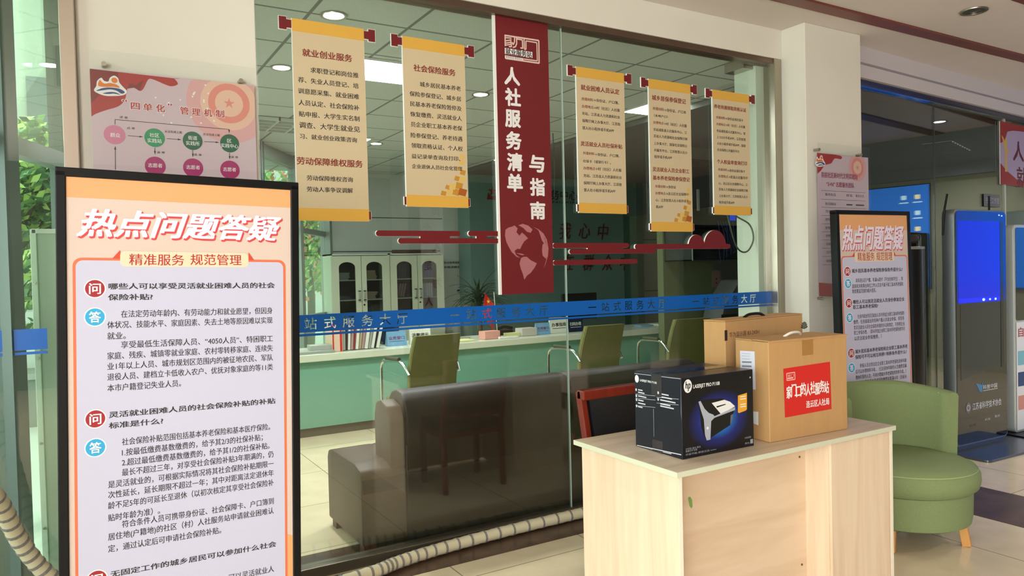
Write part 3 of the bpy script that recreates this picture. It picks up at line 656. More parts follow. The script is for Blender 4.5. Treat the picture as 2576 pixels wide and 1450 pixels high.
def star(f, u, v, r):
    for i in range(5):
        a = PI / 2 + i * 2 * PI / 5
        f.poly([(u, v), (u + r * .38 * math.cos(a - PI / 5), v + r * .38 * math.sin(a - PI / 5)), (u + r * math.cos(a), v + r * math.sin(a)), (u + r * .38 * math.cos(a + PI / 5), v + r * .38 * math.sin(a + PI / 5))])
def poster(label, M, u0, u1, z0, z1, p0, p1, screws):
    t = thing('acrylic_poster', label, 'poster', M=M)
    Flat(0.0).rect(u0, u1, p0, p1).build('print', pinkbg, t)
    b = B(); box(b, u0 - 0.003, u1 + 0.003, -0.012, -0.006, z0, z1); obj('acrylic_sheet', b, acry, t)
    for u, v in screws:
        b = B(); cyl(b, (u, 0.024, v), (u, -0.02, v), 0.010, 16); obj('standoff_screw', b, steel, t)
    return t
M = sign_M(0, 3.630, 0); fr = Frame(M)
def P7(x, y): return fr.uv(220 + x / 4.265, 120 + y / 4.265)
t = poster('pink and red flow-chart poster under acrylic on the white pier, behind the nearest board', M, 0.085, 0.762, 1.35, 2.492, 1.40, 2.412, [P7(175, 182), P7(1640, 362), (0.12, 1.375), (0.72, 1.375)])
PU0, PU1, PV = 0.085, 0.762, 2.412
def clampp(p): return (min(PU1, max(PU0, p[0])), min(PV, p[1]))
u, v = P7(1520, 600)
def clipdisc(u, v, r, col, d):
    f = Flat(d); f.poly([clampp((u + r * math.cos(2 * PI * i / 40), v + r * math.sin(2 * PI * i / 40))) for i in range(40)]); f.build('halo_print', col, t)
clipdisc(u, v, 0.185, halo3, 0.0003); clipdisc(u, v, 0.125, halo2, 0.0006); clipdisc(u, v, 0.092, halo1, 0.0009); clipdisc(u, v, 0.062, halo2, 0.0012)
f = Flat(0.0015); star(f, u, v, 0.026); f.build('star_print', halo1, t)
f = Flat(0.0007)
for k in range(30):
    a, rr = random.random() * 3.0 + PI * 0.6, random.choice((0.11, 0.16, 0.21, 0.26, 0.31)); q = (u + rr * math.cos(a), v + rr * 0.6 * math.sin(a))
    if q[1] < PV - 0.01 and q[0] < PU1 - 0.01: f.disc(q[0], q[1], 0.004, n=8)
f.build('sparkle_print', white_ink, t)
f = Flat(0.0008); f.poly([clampp(q) for q in curvy([P7(*p) for p in [(10, 225), (10, 225), (930, 330), (930, 330), (970, 390), (900, 415), (820, 390), (700, 340), (650, 345), (600, 440), (560, 465), (500, 430), (430, 440), (400, 560), (330, 630), (200, 670), (90, 710), (20, 755), (20, 755)]])]); f.build('ribbon_print', flag_red, t)
f = Flat(0.0010); f.poly([clampp(P7(*p)) for p in [(10, 225), (330, 265), (330, 330), (200, 430), (120, 520), (15, 600)]]); f.poly([P7(*p) for p in [(430, 440), (450, 380), (520, 400), (600, 350), (560, 465), (500, 430)]]); f.build('ribbon_fold_print', ribbon_dk, t)
f0, f1, f2 = Flat(0.0014), Flat(0.0018), Flat(0.0018); wave_mark(f0, f1, f2, *P7(245, 425), 0.060); f0.build('emblem_rim', white_ink, t); f1.build('emblem_flame', mat('emblem_orange', (226, 120, 40), 0.4), t); f2.build('emblem_wave', mat('emblem_navy', (34, 60, 120), 0.4), t)
f = Flat(0.0022); halo = Flat(0.0017)
for s, x0, y0, x1, y1 in [('“', 375, 583, 425, 590), ('四', 465, 620, 560, 632), ('单', 598, 635, 695, 645), ('化', 737, 648, 830, 655), ('”', 862, 628, 907, 632), ('管', 995, 675, 1085, 682), ('理', 1120, 688, 1210, 694), ('机', 1250, 698, 1335, 704), ('制', 1375, 706, 1465, 712)]:
    a, c = P7(x0, y0), P7(x1, y1); f.text(s, a[0], c[0], (a[1] + c[1]) / 2 + 0.0, 0.034, 0.02); halo.text(s, a[0] - .001, c[0] + .001, (a[1] + c[1]) / 2, 0.036, 0.05)
f.build('title', red_ink, t); halo.build('title_halo', white_ink, t)
f = Flat(0.0014)
for m_, L in ((rose, [(290, 935, 116)]), (grn, [(720, 968, 110)]), (grn2, [(1128, 1000, 106), (1525, 1028, 102)]), (mag, [(727, 1272, 112), (1133, 1290, 108), (1528, 1312, 104)])):
    for x, y, r in L:
        a, c = P7(x - r, y), P7(x + r, y); f = Flat(0.0014); f.disc((a[0] + c[0]) / 2, (a[1] + c[1]) / 2, (c[0] - a[0]) / 2); f.build('chart_circle', m_, t)
f = Flat(0.002)
for s, x, y, h in [('群众', 298, 940, .9), ('社区', 718, 940, .9), ('实践站', 720, 1000, 1), ('街道', 1128, 970, .9), ('实践所', 1130, 1028, 1), ('区', 1522, 1000, .9), ('实践中心', 1525, 1055, 1), ('志愿者', 727, 1265, 1), ('志愿者', 1133, 1285, 1), ('志愿者', 1525, 1308, 1)]:
    a = P7(x, y); n = len(s); f.text(s, a[0] - n * 0.0095, a[0] + n * 0.0095, a[1], 0.019, 0.01)
f.build('circle_lettering', white_ink, t)
f = Flat(0.002)
for s, x, y in [('评 单', 388, 750), ('点 单', 465, 865), ('派 单', 787, 1125), ('派 单', 1183, 1150), ('派 单', 1577, 1175)]:
    a = P7(x, y); f.text(s, a[0] - 0.016, a[0] + 0.016, a[1], 0.011, 0.01)
for s, x, y in [('无法完成上报', 920, 905), ('无法完成上报', 1330, 935)]:
    a = P7(x, y); f.text(s, a[0] - 0.036, a[0] + 0.036, a[1], 0.011, 0.01)
def arrow(*p):
    q = [P7(*a) for a in p]; f.stroke(q, 0.0022); (a, b2), (c, d) = q[-2], q[-1]; L = math.hypot(c - a, d - b2); x, y = (c - a) / L, (d - b2) / L
    f.poly([(c + x * .004, d + y * .004), (c - x * .012 - y * .004, d - y * .012 + x * .004), (c - x * .012 + y * .004, d - y * .012 - x * .004)])
arrow((295, 825), (295, 772), (1518, 878), (1520, 910)); arrow((432, 945), (590, 958)); arrow((850, 977), (1000, 988)); arrow((1250, 1008), (1405, 1018))
arrow((722, 1075), (724, 1140)); arrow((1128, 1100), (1130, 1168)); arrow((1523, 1130), (1525, 1192)); arrow((300, 1310), (297, 1065))
f.build('chart_lettering', ink, t)

# -------- poster on the square pillar
M = sign_M(0, 3.372, 0); fr = Frame(M)
def P4(x, y): return fr.uv(2030 + x / 3.296, 340 + y / 3.296)
t = poster('mauve volunteer-roster poster under acrylic on the square pillar', M, 4.538, 5.128, 1.19, 2.357, 1.262, 2.285, [P4(85, 122), P4(433, 166), P4(115, 1355), (5.06, 1.235)])
PU0, PU1, PV = 4.538, 5.128, 2.285
f = Flat(0.0006); f.poly([clampp(q) for q in curvy([P4(*p) for p in [(60, 140), (60, 140), (270, 170), (280, 200), (230, 195), (200, 235), (150, 250), (110, 300), (60, 340), (60, 340)]])]); f.build('ribbon_print', flag_red, t)
f = Flat(0.0006); f.poly([clampp(P4(*p)) for p in [(90, 1225), (240, 1235), (480, 1265), (480, 1345), (90, 1338)]]); f.build('ribbon_print', flag_red, t)
u, v = P4(418, 270); clipdisc(u, v, 0.105, halo3, 0.0004); clipdisc(u, v, 0.072, halo1, 0.0007); clipdisc(u, v, 0.048, halo2, 0.001)
f = Flat(0.0013); star(f, u, v, 0.022); f.build('star_print', halo1, t)
f0, f1, f2 = Flat(0.0012), Flat(0.0016), Flat(0.0016); wave_mark(f0, f1, f2, *P4(108, 222), 0.055); f0.build('emblem_rim', white_ink, t); f1.build('emblem_flame', MATS['emblem_orange'], t); f2.build('emblem_wave', MATS['emblem_navy'], t)
f = Flat(0.0014); lines(f, fr, [('院前社区新时代文明实践站', 120, 325, 418, 352), ('“5+N” 志愿服务团队', 160, 400, 390, 425)], 1.25, 0.016, 2030, 340, 3.296); f.build('title', mat('plum_ink', (150, 40, 84), 0.5), t)
f = Flat(0.0014)
for y in (458, 530, 597, 665, 735, 802, 870, 940, 1008, 1078):
    a = P4(85, y)[1]; f.rect(4.575, 5.09, a - 0.001, a + 0.001)
for k, y in enumerate((492, 570, 632, 700, 770, 835, 905, 972, 1045)):
    z = P4(160, y)[1]
    for u0, u1, s in ((4.62, 4.74, ['服务队伍', '理论宣讲服务队', '文化文艺服务队', '助学支教服务队', '医疗健身服务队', '科学普及服务队', '法律服务队', '卫生环保服务队', '扶贫帮困服务队'][k]), (4.86, 4.93, '姓名' if k == 0 else '王明'), (4.97, 5.07, '联系方式' if k == 0 else '服务电话')):
        if k and u0 > 4.8: f.rect(u0, u1, z - 0.006, z + 0.004)
        else: f.text(s, u0, u1, z, 0.02, 0.008)
f.build('roster_lettering', mat('roster_ink', (70, 66, 92), 0.6), t)

# -------- banner at the top right, on the wing glass
Mb = WM @ Matrix.Translation((0, -0.016, 0)); fr = Frame(Mb)
t = thing('wide_banner', 'wide red and lilac slogan banner at the top right, cut by the picture edge', 'banner', M=Mb)
bu0 = fr.uv(2516, 380)[0]; bu1 = bu0 + 1.9; _, bz1 = fr.uv(2518, 305); _, bz0b = fr.uv(2520, 464)
b = B(); box(b, bu0, bu1, 0, 0.008, bz0b, bz1); obj('panel', b, foam, t)
Flat(0.0006).rect(bu0, bu1, bz0b, bz1).build('print', mat('lilac_print', (176, 158, 190), 0.5), t)
f = Flat(0.0010); hB = bz1 - bz0b; f.poly([(bu0, bz1), (bu1, bz1), (bu1, bz1 - 0.04), (bu0 + 0.5, bz1 - 0.06), (bu0 + 0.3, bz1 - 0.07), (bu0 + 0.17, bz1 - 0.09), (bu0 + 0.1, bz1 - 0.19), (bu0, bz1 - 0.22)])
f.poly([(bu0, bz0b), (bu1, bz0b), (bu1, bz0b + 0.05), (bu0 + 0.4, bz0b + 0.06), (bu0 + 0.15, bz0b + 0.14), (bu0, bz0b + 0.21)]); f.build('drapery_print', mat('drape_red', (150, 34, 30), 0.5), t)
f = Flat(0.0014); uc, zc = bu0 + 0.13, bz0b + 0.13; f.poly([(uc - .028, zc), (uc + .028, zc), (uc + .02, zc + .26), (uc + .035, zc + .29), (uc + .02, zc + .33), (uc - .02, zc + .33), (uc - .035, zc + .29), (uc - .02, zc + .26)]); f.poly([(uc - .1, zc + .36), (uc - .02, zc + .20), (uc + .09, zc + .19), (uc + .02, zc + .24), (uc - .06, zc + .34)]); f.build('pillar_print', mat('pillar_yellow', (206, 170, 84), 0.5), t)
f = Flat(0.0018); f.text('人民至上', bu0 + 0.30, bu0 + 1.35, bz1 - 0.27, 0.20, 0.02); f.text('就在身边', bu0 + 0.38, bu0 + 1.45, bz1 - 0.53, 0.20, 0.02); f.build('lettering', mat('banner_plum', (96, 24, 40), 0.5), t)

# -------- lettering on the teal wall
t = thing('wall_lettering', 'large dark red brush characters in two lines on the teal wall', 'wall lettering', M=sign_M(0, 9.895, 0)); fr = Frame(sign_M(0, 9.895, 0))
f = Flat(0.012); fb2 = Flat(0.002)
for c, x, y in [('我', 1421.7, 581), ('心', 1469, 581), ('中', 1516.6, 583.5), ('在', 1429.4, 660), ('群', 1480, 661), ('众', 1527.6, 661), ('中', 1572, 661), ('我', 1375, 664), ('在', 1375, 585)]:
    u, v = fr.uv(x, y)
    o = Flat(0.012).text(c, u - 0.115, u + 0.115, v, 0.27, 0.0, 0.2).build('character', mat('brush_red', (84, 20, 22), 0.4), t)
    sol = o.modifiers.new('thickness', 'SOLIDIFY'); sol.thickness = 0.012; sol.offset = -1
t = thing('wall_lettering', 'small black service centre line with red emblem, high on the teal wall', 'wall lettering', M=sign_M(0, 9.895, 0))
f = Flat(0.006); a, c = fr.uv(1262, 487), fr.uv(1452, 491); f.text('公共就业服务中心', a[0], c[0], (a[1] + c[1]) / 2, 0.16, 0.02); a, c = fr.uv(1280, 507), fr.uv(1452, 508); f.text('FUWUZHONGXIN', a[0], c[0], (a[1] + c[1]) / 2, 0.05, 0.01); f.build('characters', ink, t)
f = Flat(0.006); u, v = fr.uv(1242, 488); star(f, u - 0.02, v + 0.04, 0.09); f.poly([(u - .13, v - .09), (u + .1, v - .09), (u + .12, v - .02), (u - .05, v - .04), (u - .1, v + .02)]); f.build('emblem', mat('emblem_red', (122, 24, 26), 0.4), t)

# -------- vertical couplet board on the hall column, seen mirrored in the glass
t = thing('couplet_board', 'tall white board with brown characters on the hall column, mirrored faintly in the glass', 'sign', M=Matrix.Translation((4.265, -1.975, 0)) @ Matrix.Rotation(PI, 4, 'Z'))
b = B(); box(b, -.17, .17, 0, .02, .35, 2.75, bev=.003); obj('board_panel', b, foam, t)
for k, c in enumerate('党员个人是为人民服'): Flat(0.001).text(c, (-.12 if k % 2 else .02), (.0 if k % 2 else .14), 2.62 - k * .25, .15, 0.01).build('character', brown_ink, t)

t = thing('room_sign', 'small grey plate with white lettering right of the totem antennas', 'sign', M=WM @ Matrix.Translation((0, -0.02, 0))); fr = Frame(WM @ Matrix.Translation((0, -0.02, 0)))
(u0, v1), (u1, v0) = fr.uv(2477, 487), fr.uv(2516, 522)
b = B(); box(b, u0, u1, 0, .012, v0, v1, bev=.004); obj('plate', b, mat('plate_grey', (104, 100, 104), .4), t)
Flat(.001).text('书记工作室', u0 + .02, u1 - .02, (v0 + v1) / 2, .06, .01).build('lettering', mat('plate_ink', (176, 172, 176), .5), t)
# ================================================================== THINGS IN THE HALL
def wood_mat(name, rgb, dark, scale=(14, 14, 0.9), rough=0.45):
    if name in MATS: return MATS[name]
    m = mat(name, rgb, rough); nt = m.node_tree; b = nt.nodes['Principled BSDF']
    tc = nt.nodes.new('ShaderNodeTexCoord'); mp = nt.nodes.new('ShaderNodeMapping'); mp.inputs['Scale'].default_value = scale
    n = nt.nodes.new('ShaderNodeTexNoise'); n.inputs['Scale'].default_value = 1.6; n.inputs['Detail'].default_value = 6; n.inputs['Distortion'].default_value = 0.6
    r = nt.nodes.new('ShaderNodeValToRGB'); r.color_ramp.elements[0].position = 0.34; r.color_ramp.elements[1].position = 0.62
    r.color_ramp.elements[0].color = lin(dark); r.color_ramp.elements[1].color = lin(rgb)
    nt.links.new(tc.outputs['Object'], mp.inputs[0]); nt.links.new(mp.outputs[0], n.inputs['Vector']); nt.links.new(n.outputs['Fac'], r.inputs[0]); nt.links.new(r.outputs[0], b.inputs['Base Color'])
    return m
birch = wood_mat('birch_laminate', (232, 210, 184), (222, 196, 168)); birch_h = wood_mat('birch_laminate_flat', (226, 200, 172), (214, 186, 156), (1.2, 10, 8)); edgeband = mat('pale_green_edge', (206, 208, 184), 0.5); edgewhite = mat('pale_edge', (238, 230, 212), 0.5)
topm = wood_mat('desk_top_laminate', (214, 194, 170), (196, 174, 150), (0.9, 14, 14), 0.3)
# -------- desk
t = thing('reception_desk', 'pale birch desk with three boxes on it, in the right foreground', 'desk', (1.868, 1.995, 0))
b = B(); box(b, 0, 1.345, 0.002, 0.648, 0.729, 0.75, bev=0.002); obj('desk_top', b, topm, t)
b = B(); box(b, -0.0012, 1.3462, -0.0012, 0.649, 0.7295, 0.7495); obj('edge_band', b, edgeband, t)
t.children[1].data.transform(Matrix.Identity(4))
b = B(); box(b, 0.030, 0.048, 0.028, 0.63, 0, 0.729); p = obj('side_panel', b, birch, t)
b = B(); box(b, 0.0301, 0.0479, 0.0265, 0.028, 0, 0.728); obj('panel_edge', b, edgewhite, p)
b = B(); box(b, 0.048, 0.90, 0.145, 0.163, 0.02, 0.729); p = obj('front_panel', b, birch_h, t)
for x, y in ((2011, 1150), (2017, 1421), (1757, 1182)):
    q = Y(2.14, x, y); b = B(); cyl(b, (q.x - 1.868, 0.1465, q.z), (q.x - 1.868, 0.1425, q.z), 0.005, 12); obj('screw_cap', b, mat('screw', (120, 100, 76), 0.4, 0.6), p)
b = B(); box(b, 0.90, 0.918, 0.030, 0.63, 0, 0.729); p = obj('cabinet_side', b, birch, t)
b = B(); box(b, 0.918, 1.325, 0.030, 0.63, 0.0, 0.729); obj('cabinet_body', b, birch, t)
b = B(); box(b, 0.905, 1.318, 0.018, 0.030, 0.03, 0.724, bev=0.001); obj('cabinet_panel', b, birch, t)
b = B(); box(b, 1.325, 1.343, 0.016, 0.63, 0, 0.729); p = obj('side_panel', b, birch, t)
b = B(); box(b, 1.3252, 1.3428, 0.0145, 0.016, 0, 0.728); obj('panel_edge', b, edgewhite, p)
b = B(); q = Y(2.14, 1737, 1263); u = q.x - 1.868
f = Flat(0); f.v = []; f.poly([(u - .014, q.z + .018), (u - .002, q.z + .022), (u + .008, q.z + .006), (u + .010, q.z - .020), (u + .004, q.z - .028), (u - .006, q.z - .016)])
o = f.build('green_stain', mat('leaf_green_paint', (120, 158, 84), 0.5), t); o.location = (0, 0.144, 0)

# -------- printer carton
card_dk = mat('navy_black_card', (17, 20, 34), 0.32, var=0.12, scale=40)
def oriented(p0, p1):
    d = (p1 - p0); a = math.atan2(d.y, d.x); return Matrix.Translation(Vector((p0.x, p0.y, 0.7505))) @ Matrix.Rotation(a, 4, 'Z'), d.length
M, L = oriented(Z(.75, 1717.5, 1158), Z(.75, 1897, 1122)); Dp = 0.282; HH = 0.319
t = thing('printer_box', 'dark blue-black printer carton with a glowing printer picture, nearest box on the desk', 'box', M=M)
b = B(); box(b, 0, L, 0, Dp, 0, HH, bev=0.0025); obj('carton', b, card_dk, t)
# the printed front
fm = bpy.data.materials.new('printer_front'); fm.use_nodes = True; nt = fm.node_tree; bs = nt.nodes['Principled BSDF']; bs.inputs['Roughness'].default_value = 0.3
tc = nt.nodes.new('ShaderNodeTexCoord'); mp = nt.nodes.new('ShaderNodeMapping'); mp.inputs['Location'].default_value = (-L * 0.50 / 0.17, 0, -0.135 / 0.12); mp.inputs['Scale'].default_value = (1 / 0.17, 0, 1 / 0.12)
gr = nt.nodes.new('ShaderNodeTexGradient'); gr.gradient_type = 'SPHERICAL'; rp = nt.nodes.new('ShaderNodeValToRGB')
rp.color_ramp.elements[0].color = lin((10, 11, 18)); rp.color_ramp.elements[0].position = 0.0; rp.color_ramp.elements[1].position = 0.75; rp.color_ramp.elements[1].color = lin((20, 120, 205))
e = rp.color_ramp.elements.new(0.35); e.color = lin((22, 34, 110))
nt.links.new(tc.outputs['Object'], mp.inputs[0]); nt.links.new(mp.outputs[0], gr.inputs[0]); nt.links.new(gr.outputs[0], rp.inputs[0]); nt.links.new(rp.outputs[0], bs.inputs['Base Color'])
Flat(0.0004).rect(0.004, L - 0.003, 0.004, HH - 0.004).build('front_print', fm, t)
fr = Frame(M)
def H(x, y): return fr.uv(1590 + x / 4.834, 880 + y / 4.834)
silver = mat('silver_print', (166, 170, 182), 0.4); grey_p = mat('grey_print', (92, 96, 108), 0.4); blk = mat('print_black', (10, 12, 14), 0.4); wht = mat('paper_white', (226, 226, 226), 0.5)
Flat(0.0008).poly([H(*p) for p in [(805, 630), (900, 610), (1090, 590), (1190, 640), (1255, 695), (1215, 830), (1190, 920), (960, 1070), (940, 1100), (905, 1108), (870, 1040), (840, 950), (830, 830)]]).build('printer_picture', blk, t)
pic = t.children[-1]
Flat(0.0012).poly([H(*p) for p in [(805, 635), (830, 625), (880, 720), (930, 770), (985, 790), (1000, 810), (1250, 700), (1250, 735), (1000, 830), (960, 870), (950, 1095), (905, 1105), (885, 1040), (870, 850), (835, 740)]]).build('printer_shell', silver, pic)
Flat(0.0014).poly([H(*p) for p in [(965, 650), (1120, 610), (1190, 635), (1250, 690), (1180, 730), (1075, 780)]]).build('printer_lid', wht, pic)
Flat(0.0016).poly([H(*p) for p in [(1020, 690), (1130, 660), (1140, 668), (1030, 706)]]).build('output_slot', blk, pic)
Flat(0.0014).poly([H(*p) for p in [(1195, 800), (1225, 780), (1218, 850), (1190, 915)]]).build('printer_side', grey_p, pic)
Flat(0.0016).disc(*H(915, 955), 0.006).build('printer_badge', wht, pic)
u, v = H(676, 445); Flat(0.0010).disc(u, v, 0.0215, 0.0265).build('round_logo', wht, t)
f = Flat(0.0014)
f.stroke([(u - .009, v + .019), (u - .012, v - .008)], .004); f.stroke([(u - .010, v + .006), (u - .002, v + .008), (u - .004, v - .010)], .004); f.stroke([(u + .005, v + .010), (u + .001, v - .020)], .004); f.stroke([(u + .004, v + .008), (u + .013, v + .007), (u + .010, v - .008), (u + .003, v - .008)], .004)
f.build('logo_letters', blk, t.children[-1])
a, c = H(742, 435), H(1062, 400); Flat(0.0010).text('LASERJET PRO P1108', a[0], c[0], (a[1] + c[1]) / 2 - 0.003, 0.019, 0.02).build('model_lettering', wht, t)
yl = Flat(0.0010); yl.poly([H(*p) for p in [(1285, 560), (1395, 525), (1395, 725), (1380, 742), (1300, 772), (1285, 765)]]); yl.build('yellow_panel', mat('carton_yellow', (226, 160, 44), 0.4), t)
f = Flat(0.0014)
for y in (575, 605, 670, 698): a, c = H(1312, y), H(1382, y - 18); f.rect(a[0], c[0], a[1] - .002, a[1] + .002)
f.build('panel_lettering', wht, t.children[-1])
f = Flat(0.0010)
for x0, y0, x1, y1, s in [(650, 1215, 830, 1180, '打印机 激光 黑白'), (650, 1240, 790, 1215, '高速打印 省墨'), (650, 1285, 1025, 1205, '环保节能 原装正品 www'), (1370, 1075, 1445, 1062, '内含硒鼓'), (1370, 1145, 1425, 1130, '黑色')]:
    a, c = H(x0, y0), H(x1, y1); f.text(s, a[0], c[0], (a[1] + c[1]) / 2, 0.008, 0.0)
a = H(1452, 1115); f.rect(a[0] - .008, a[0] + .008, a[1] - .009, a[1] + .009); f.rect(H(1425, 330)[0], H(1425, 330)[0] + .008, H(1425, 350)[1], H(1425, 330)[1])
f.build('small_lettering', mat('faint_print', (150, 152, 160), 0.5), t)
# left end of the carton, in the (depth, height) plane
ML = M @ Matrix.Rotation(-PI / 2, 4, 'Z'); frl = Frame(ML)
def HL(x, y): return frl.uv(1590 + x / 4.834, 880 + y / 4.834)
e_ = bpy.data.objects.new('end_print', None)
def endpart(f, name, m_):
    for i, p in enumerate(f.v): f.v[i] = (p[1], min(max(-p[0], 0.002), Dp - 0.002), min(max(p[2], 0.003), HH - 0.001))
    return f.build(name, m_, t)
f = Flat(0.0008); u, v = HL(60, 355); f.disc(u, v, 0.0125, 0.016); endpart(f, 'round_logo', wht)
f = Flat(0.0008); a, c = HL(98, 370), HL(300, 392); f.text('LASERJET PRO P1108', a[0], c[0], (a[1] + c[1]) / 2 - .002, 0.012, 0.02); endpart(f, 'model_lettering', wht)
f = Flat(0.0008)
for x0, x1, ys in ((75, 175, (485, 515, 560, 610, 645, 690)), (345, 530, (535, 570, 608, 655, 682))):
    for k, y in enumerate(ys):
        a, c = HL(x0, y), HL(x0 + (x1 - x0) * (0.55 + 0.45 * ((k * 7) % 5) / 4), y + 12); f.rect(min(a[0], c[0]), max(a[0], c[0]), a[1] - .0035, a[1] + .0015)
for x0, x1, ys in ((45, 285, (540, 590, 680)), (300, 570, (580, 650))):
    for y in ys: a, c = HL(x0, y), HL(x1, y + 24); f.stroke([a, c], .0012)
for x, y in ((52, 488), (55, 562), (57, 610), (58, 685), (320, 525), (320, 605)): a = HL(x, y); f.disc(a[0], a[1], .005, .006, 12)
a, c = HL(62, 1165), HL(600, 1280); f.stroke([a, (c[0], c[1])], .004); a, c = HL(90, 1185), HL(480, 1270); f.stroke([a, c], .003)
endpart(f, 'end_lettering', mat('faint_white', (196, 198, 206), 0.5))
f = Flat(0.0007); a, c = HL(330, 320), HL(352, 520)
f.stroke([HL(330, 318), HL(345, 520)], .003); f.stroke([HL(262, 720), HL(268, 1060)], .002); f.stroke([HL(20, 288), HL(625, 362)], .003); f.stroke([HL(612, 372), HL(600, 780), HL(622, 860), HL(625, 1330)], .003)
endpart(f, 'scuff_marks', mat('worn_edge', (150, 154, 164), 0.6))
b = B(); box(b, -0.0009, L - 0.004, Dp * 0.40, Dp * 0.62, HH, HH + 0.0009); box(b, -0.0009, 0.0, Dp * 0.40, Dp * 0.62, HH - 0.09, HH)
obj('clear_tape', b, mat('tape_sheen', (42, 42, 48), 0.12, spec=0.9), t)
b = B(); box(b, -0.0009, 0.0, Dp * 0.40, Dp * 0.62, 0.0, 0.05); obj('clear_tape', b, mat('tape_sheen', (66, 66, 72)), t)

# -------- plain carton with the red sticker
kraft = mat('kraft_card', (186, 144, 94), 0.7, var=0.04, scale=30, stretch=(1, 1, 0.2)); kraft_in = mat('kraft_dark', (120, 88, 56), 0.8)
M, L = oriented(Z(.75, 1937, 1115), Z(.75, 2132.6, 1080)); HH = 0.428; Dp = 0.19
t = thing('cardboard_box', 'brown carton with a red sticker on its front, on the right of the desk', 'box', M=M)
b = B(); box(b, 0, L, 0, Dp, 0, HH - 0.004, bev=0.003); obj('carton', b, kraft, t)
b = B(); box(b, 0.001, L - 0.001, 0.0, Dp / 2 - 0.001, HH - 0.0025, HH + 0.002, M=Matrix.Rotation(0.012, 4, 'X')); box(b, 0.001, L - 0.001, Dp / 2 + 0.001, Dp, HH - 0.003, HH + 0.001)
for k in range(16): box(b, L * k / 16, L * (k + 1) / 16, -0.003, 0.001, HH - 0.006 - random.random() * 0.002, HH + 0.0015)
obj('lid_flap', b, kraft, t)
b = B(); tube(b, smooth_path([(L * .40, Dp * .5, HH + .001), (L * .46, Dp * .42, HH + .018), (L * .56, Dp * .42, HH + .018), (L * .62, Dp * .5, HH + .001)], 5), 0.006, 8); obj('carry_handle', b, mat('handle_white', (222, 216, 206), 0.5), t)
fr = Frame(M)
def C4(x, y): return fr.uv(1750 + x / 4.1425, 770 + y / 4.1425)
f = Flat(0.0008); f.poly([C4(*p) for p in [(912, 655), (1398, 582), (1415, 1075), (930, 1165)]]); st = f.build('red_sticker', mat('sticker_red', (206, 34, 30), 0.4), t)
f = Flat(0.0014); a, c = C4(945, 885), C4(1385, 850); n_ = 9
for i, ch in enumerate('家门口的人社服务站'):
    u0 = a[0] + (c[0] - a[0]) * i / n_; f.text(ch, u0, u0 + (c[0] - a[0]) / n_ * 1.0, (a[1] + c[1]) / 2 + (0.004 if i % 2 else -0.003), 0.052, 0.03)
f.build('sticker_title', white_ink, st)
f = Flat(0.0014); a, c = C4(1150, 1030), C4(1388, 990); f.text('连云区人社局', a[0], c[0], (a[1] + c[1]) / 2, 0.03, 0.022); f.build('sticker_lettering', white_ink, st)
f = Flat(0.0014); f.stroke([C4(945, 705), C4(1030, 692), C4(1033, 765), C4(948, 778), C4(945, 705)], .004); a, c = C4(955, 730), C4(1020, 722); f.text('家门', a[0], c[0], a[1], .012, .01); f.stroke([C4(955, 757), C4(1015, 748)], .006); f.build('sticker_mark', mat('sticker_pink', (236, 180, 170), 0.5), st)
f = Flat(0.0006); f.poly([C4(1108, 345), C4(1222, 330), C4(1225, 505), C4(1110, 520)]); f.build('brown_tape', mat('tape_brown', (164, 118, 66), 0.3), t)
ML = M @ Matrix.Rotation(-PI / 2, 4, 'Z'); frl = Frame(ML)
def CL(x, y): return frl.uv(1750 + x / 4.1425, 770 + y / 4.1425)
f = Flat(0.0008); f.poly([CL(463, 467), CL(615, 475), CL(627, 873), CL(475, 865)]); endpart(f, 'white_label', mat('label_white', (212, 214, 230), 0.4))
f = Flat(0.0012)
for y in (585, 628): f.poly([CL(485, y - 8), CL(585, y - 5), CL(585, y + 10), CL(485, y + 7)])
for y in (495, 520, 550): f.stroke([CL(480, y), CL(570, y + 5)], .0012)
endpart(f, 'label_lettering', mat('label_grey', (120, 122, 136), 0.6))
f = Flat(0.0008); f.poly([CL(600, 1100), CL(655, 1105), CL(655, 1245), CL(600, 1225)]); endpart(f, 'handling_marks', wht)
# -------- monitor carton behind
pa, pb = Z(1.252, 1826, 808.6), Z(1.252, 2039.7, 788)
M = Matrix.Translation((pa.x, pa.y + 0.005, 0.7515)) @ Matrix.Rotation(math.atan2(pb.y - pa.y, pb.x - pa.x), 4, 'Z'); L = 0.62; HH = 0.501; Dp = 0.12
t = thing('cardboard_box', 'tall flat monitor carton standing behind the other two boxes', 'box', M=M)
b = B(); box(b, 0, L, 0, Dp, 0, HH - 0.004, bev=0.003); obj('carton', b, kraft, t)
b = B(); box(b, 0.0, L, 0.0, Dp / 2 - 0.001, HH - 0.003, HH + 0.0015); box(b, 0.0, L, Dp / 2 + 0.001, Dp, HH - 0.003, HH + 0.002); obj('lid_flap', b, kraft, t)
b = B(); tube(b, smooth_path([(L * .36, Dp * .5, HH), (L * .42, Dp * .48, HH + .014), (L * .55, Dp * .48, HH + .014), (L * .62, Dp * .5, HH)], 5), 0.007, 8); obj('carry_handle', b, black, t)
fr = Frame(M)
a, c = C4(350, 300), C4(660, 270)
f = Flat(0.0008); f.text('华为显示器 B3-243H', a[0], c[0], (a[1] + c[1]) / 2, 0.024, 0.012); f.build('lettering', mat('carton_ink', (92, 62, 44), 0.6), t)
f = Flat(0.0008); u, v = C4(1130, 222)
for k in range(8):
    a = PI * (0.06 + k * 0.125); f.poly([(u, v - .010), (u + .026 * math.cos(a - .16), v - .004 + .030 * math.sin(a - .16)), (u + .031 * math.cos(a), v - .004 + .034 * math.sin(a)), (u + .026 * math.cos(a + .16), v - .004 + .030 * math.sin(a + .16))])
f.build('petal_logo', mat('carton_black', (44, 30, 26), 0.6), t)
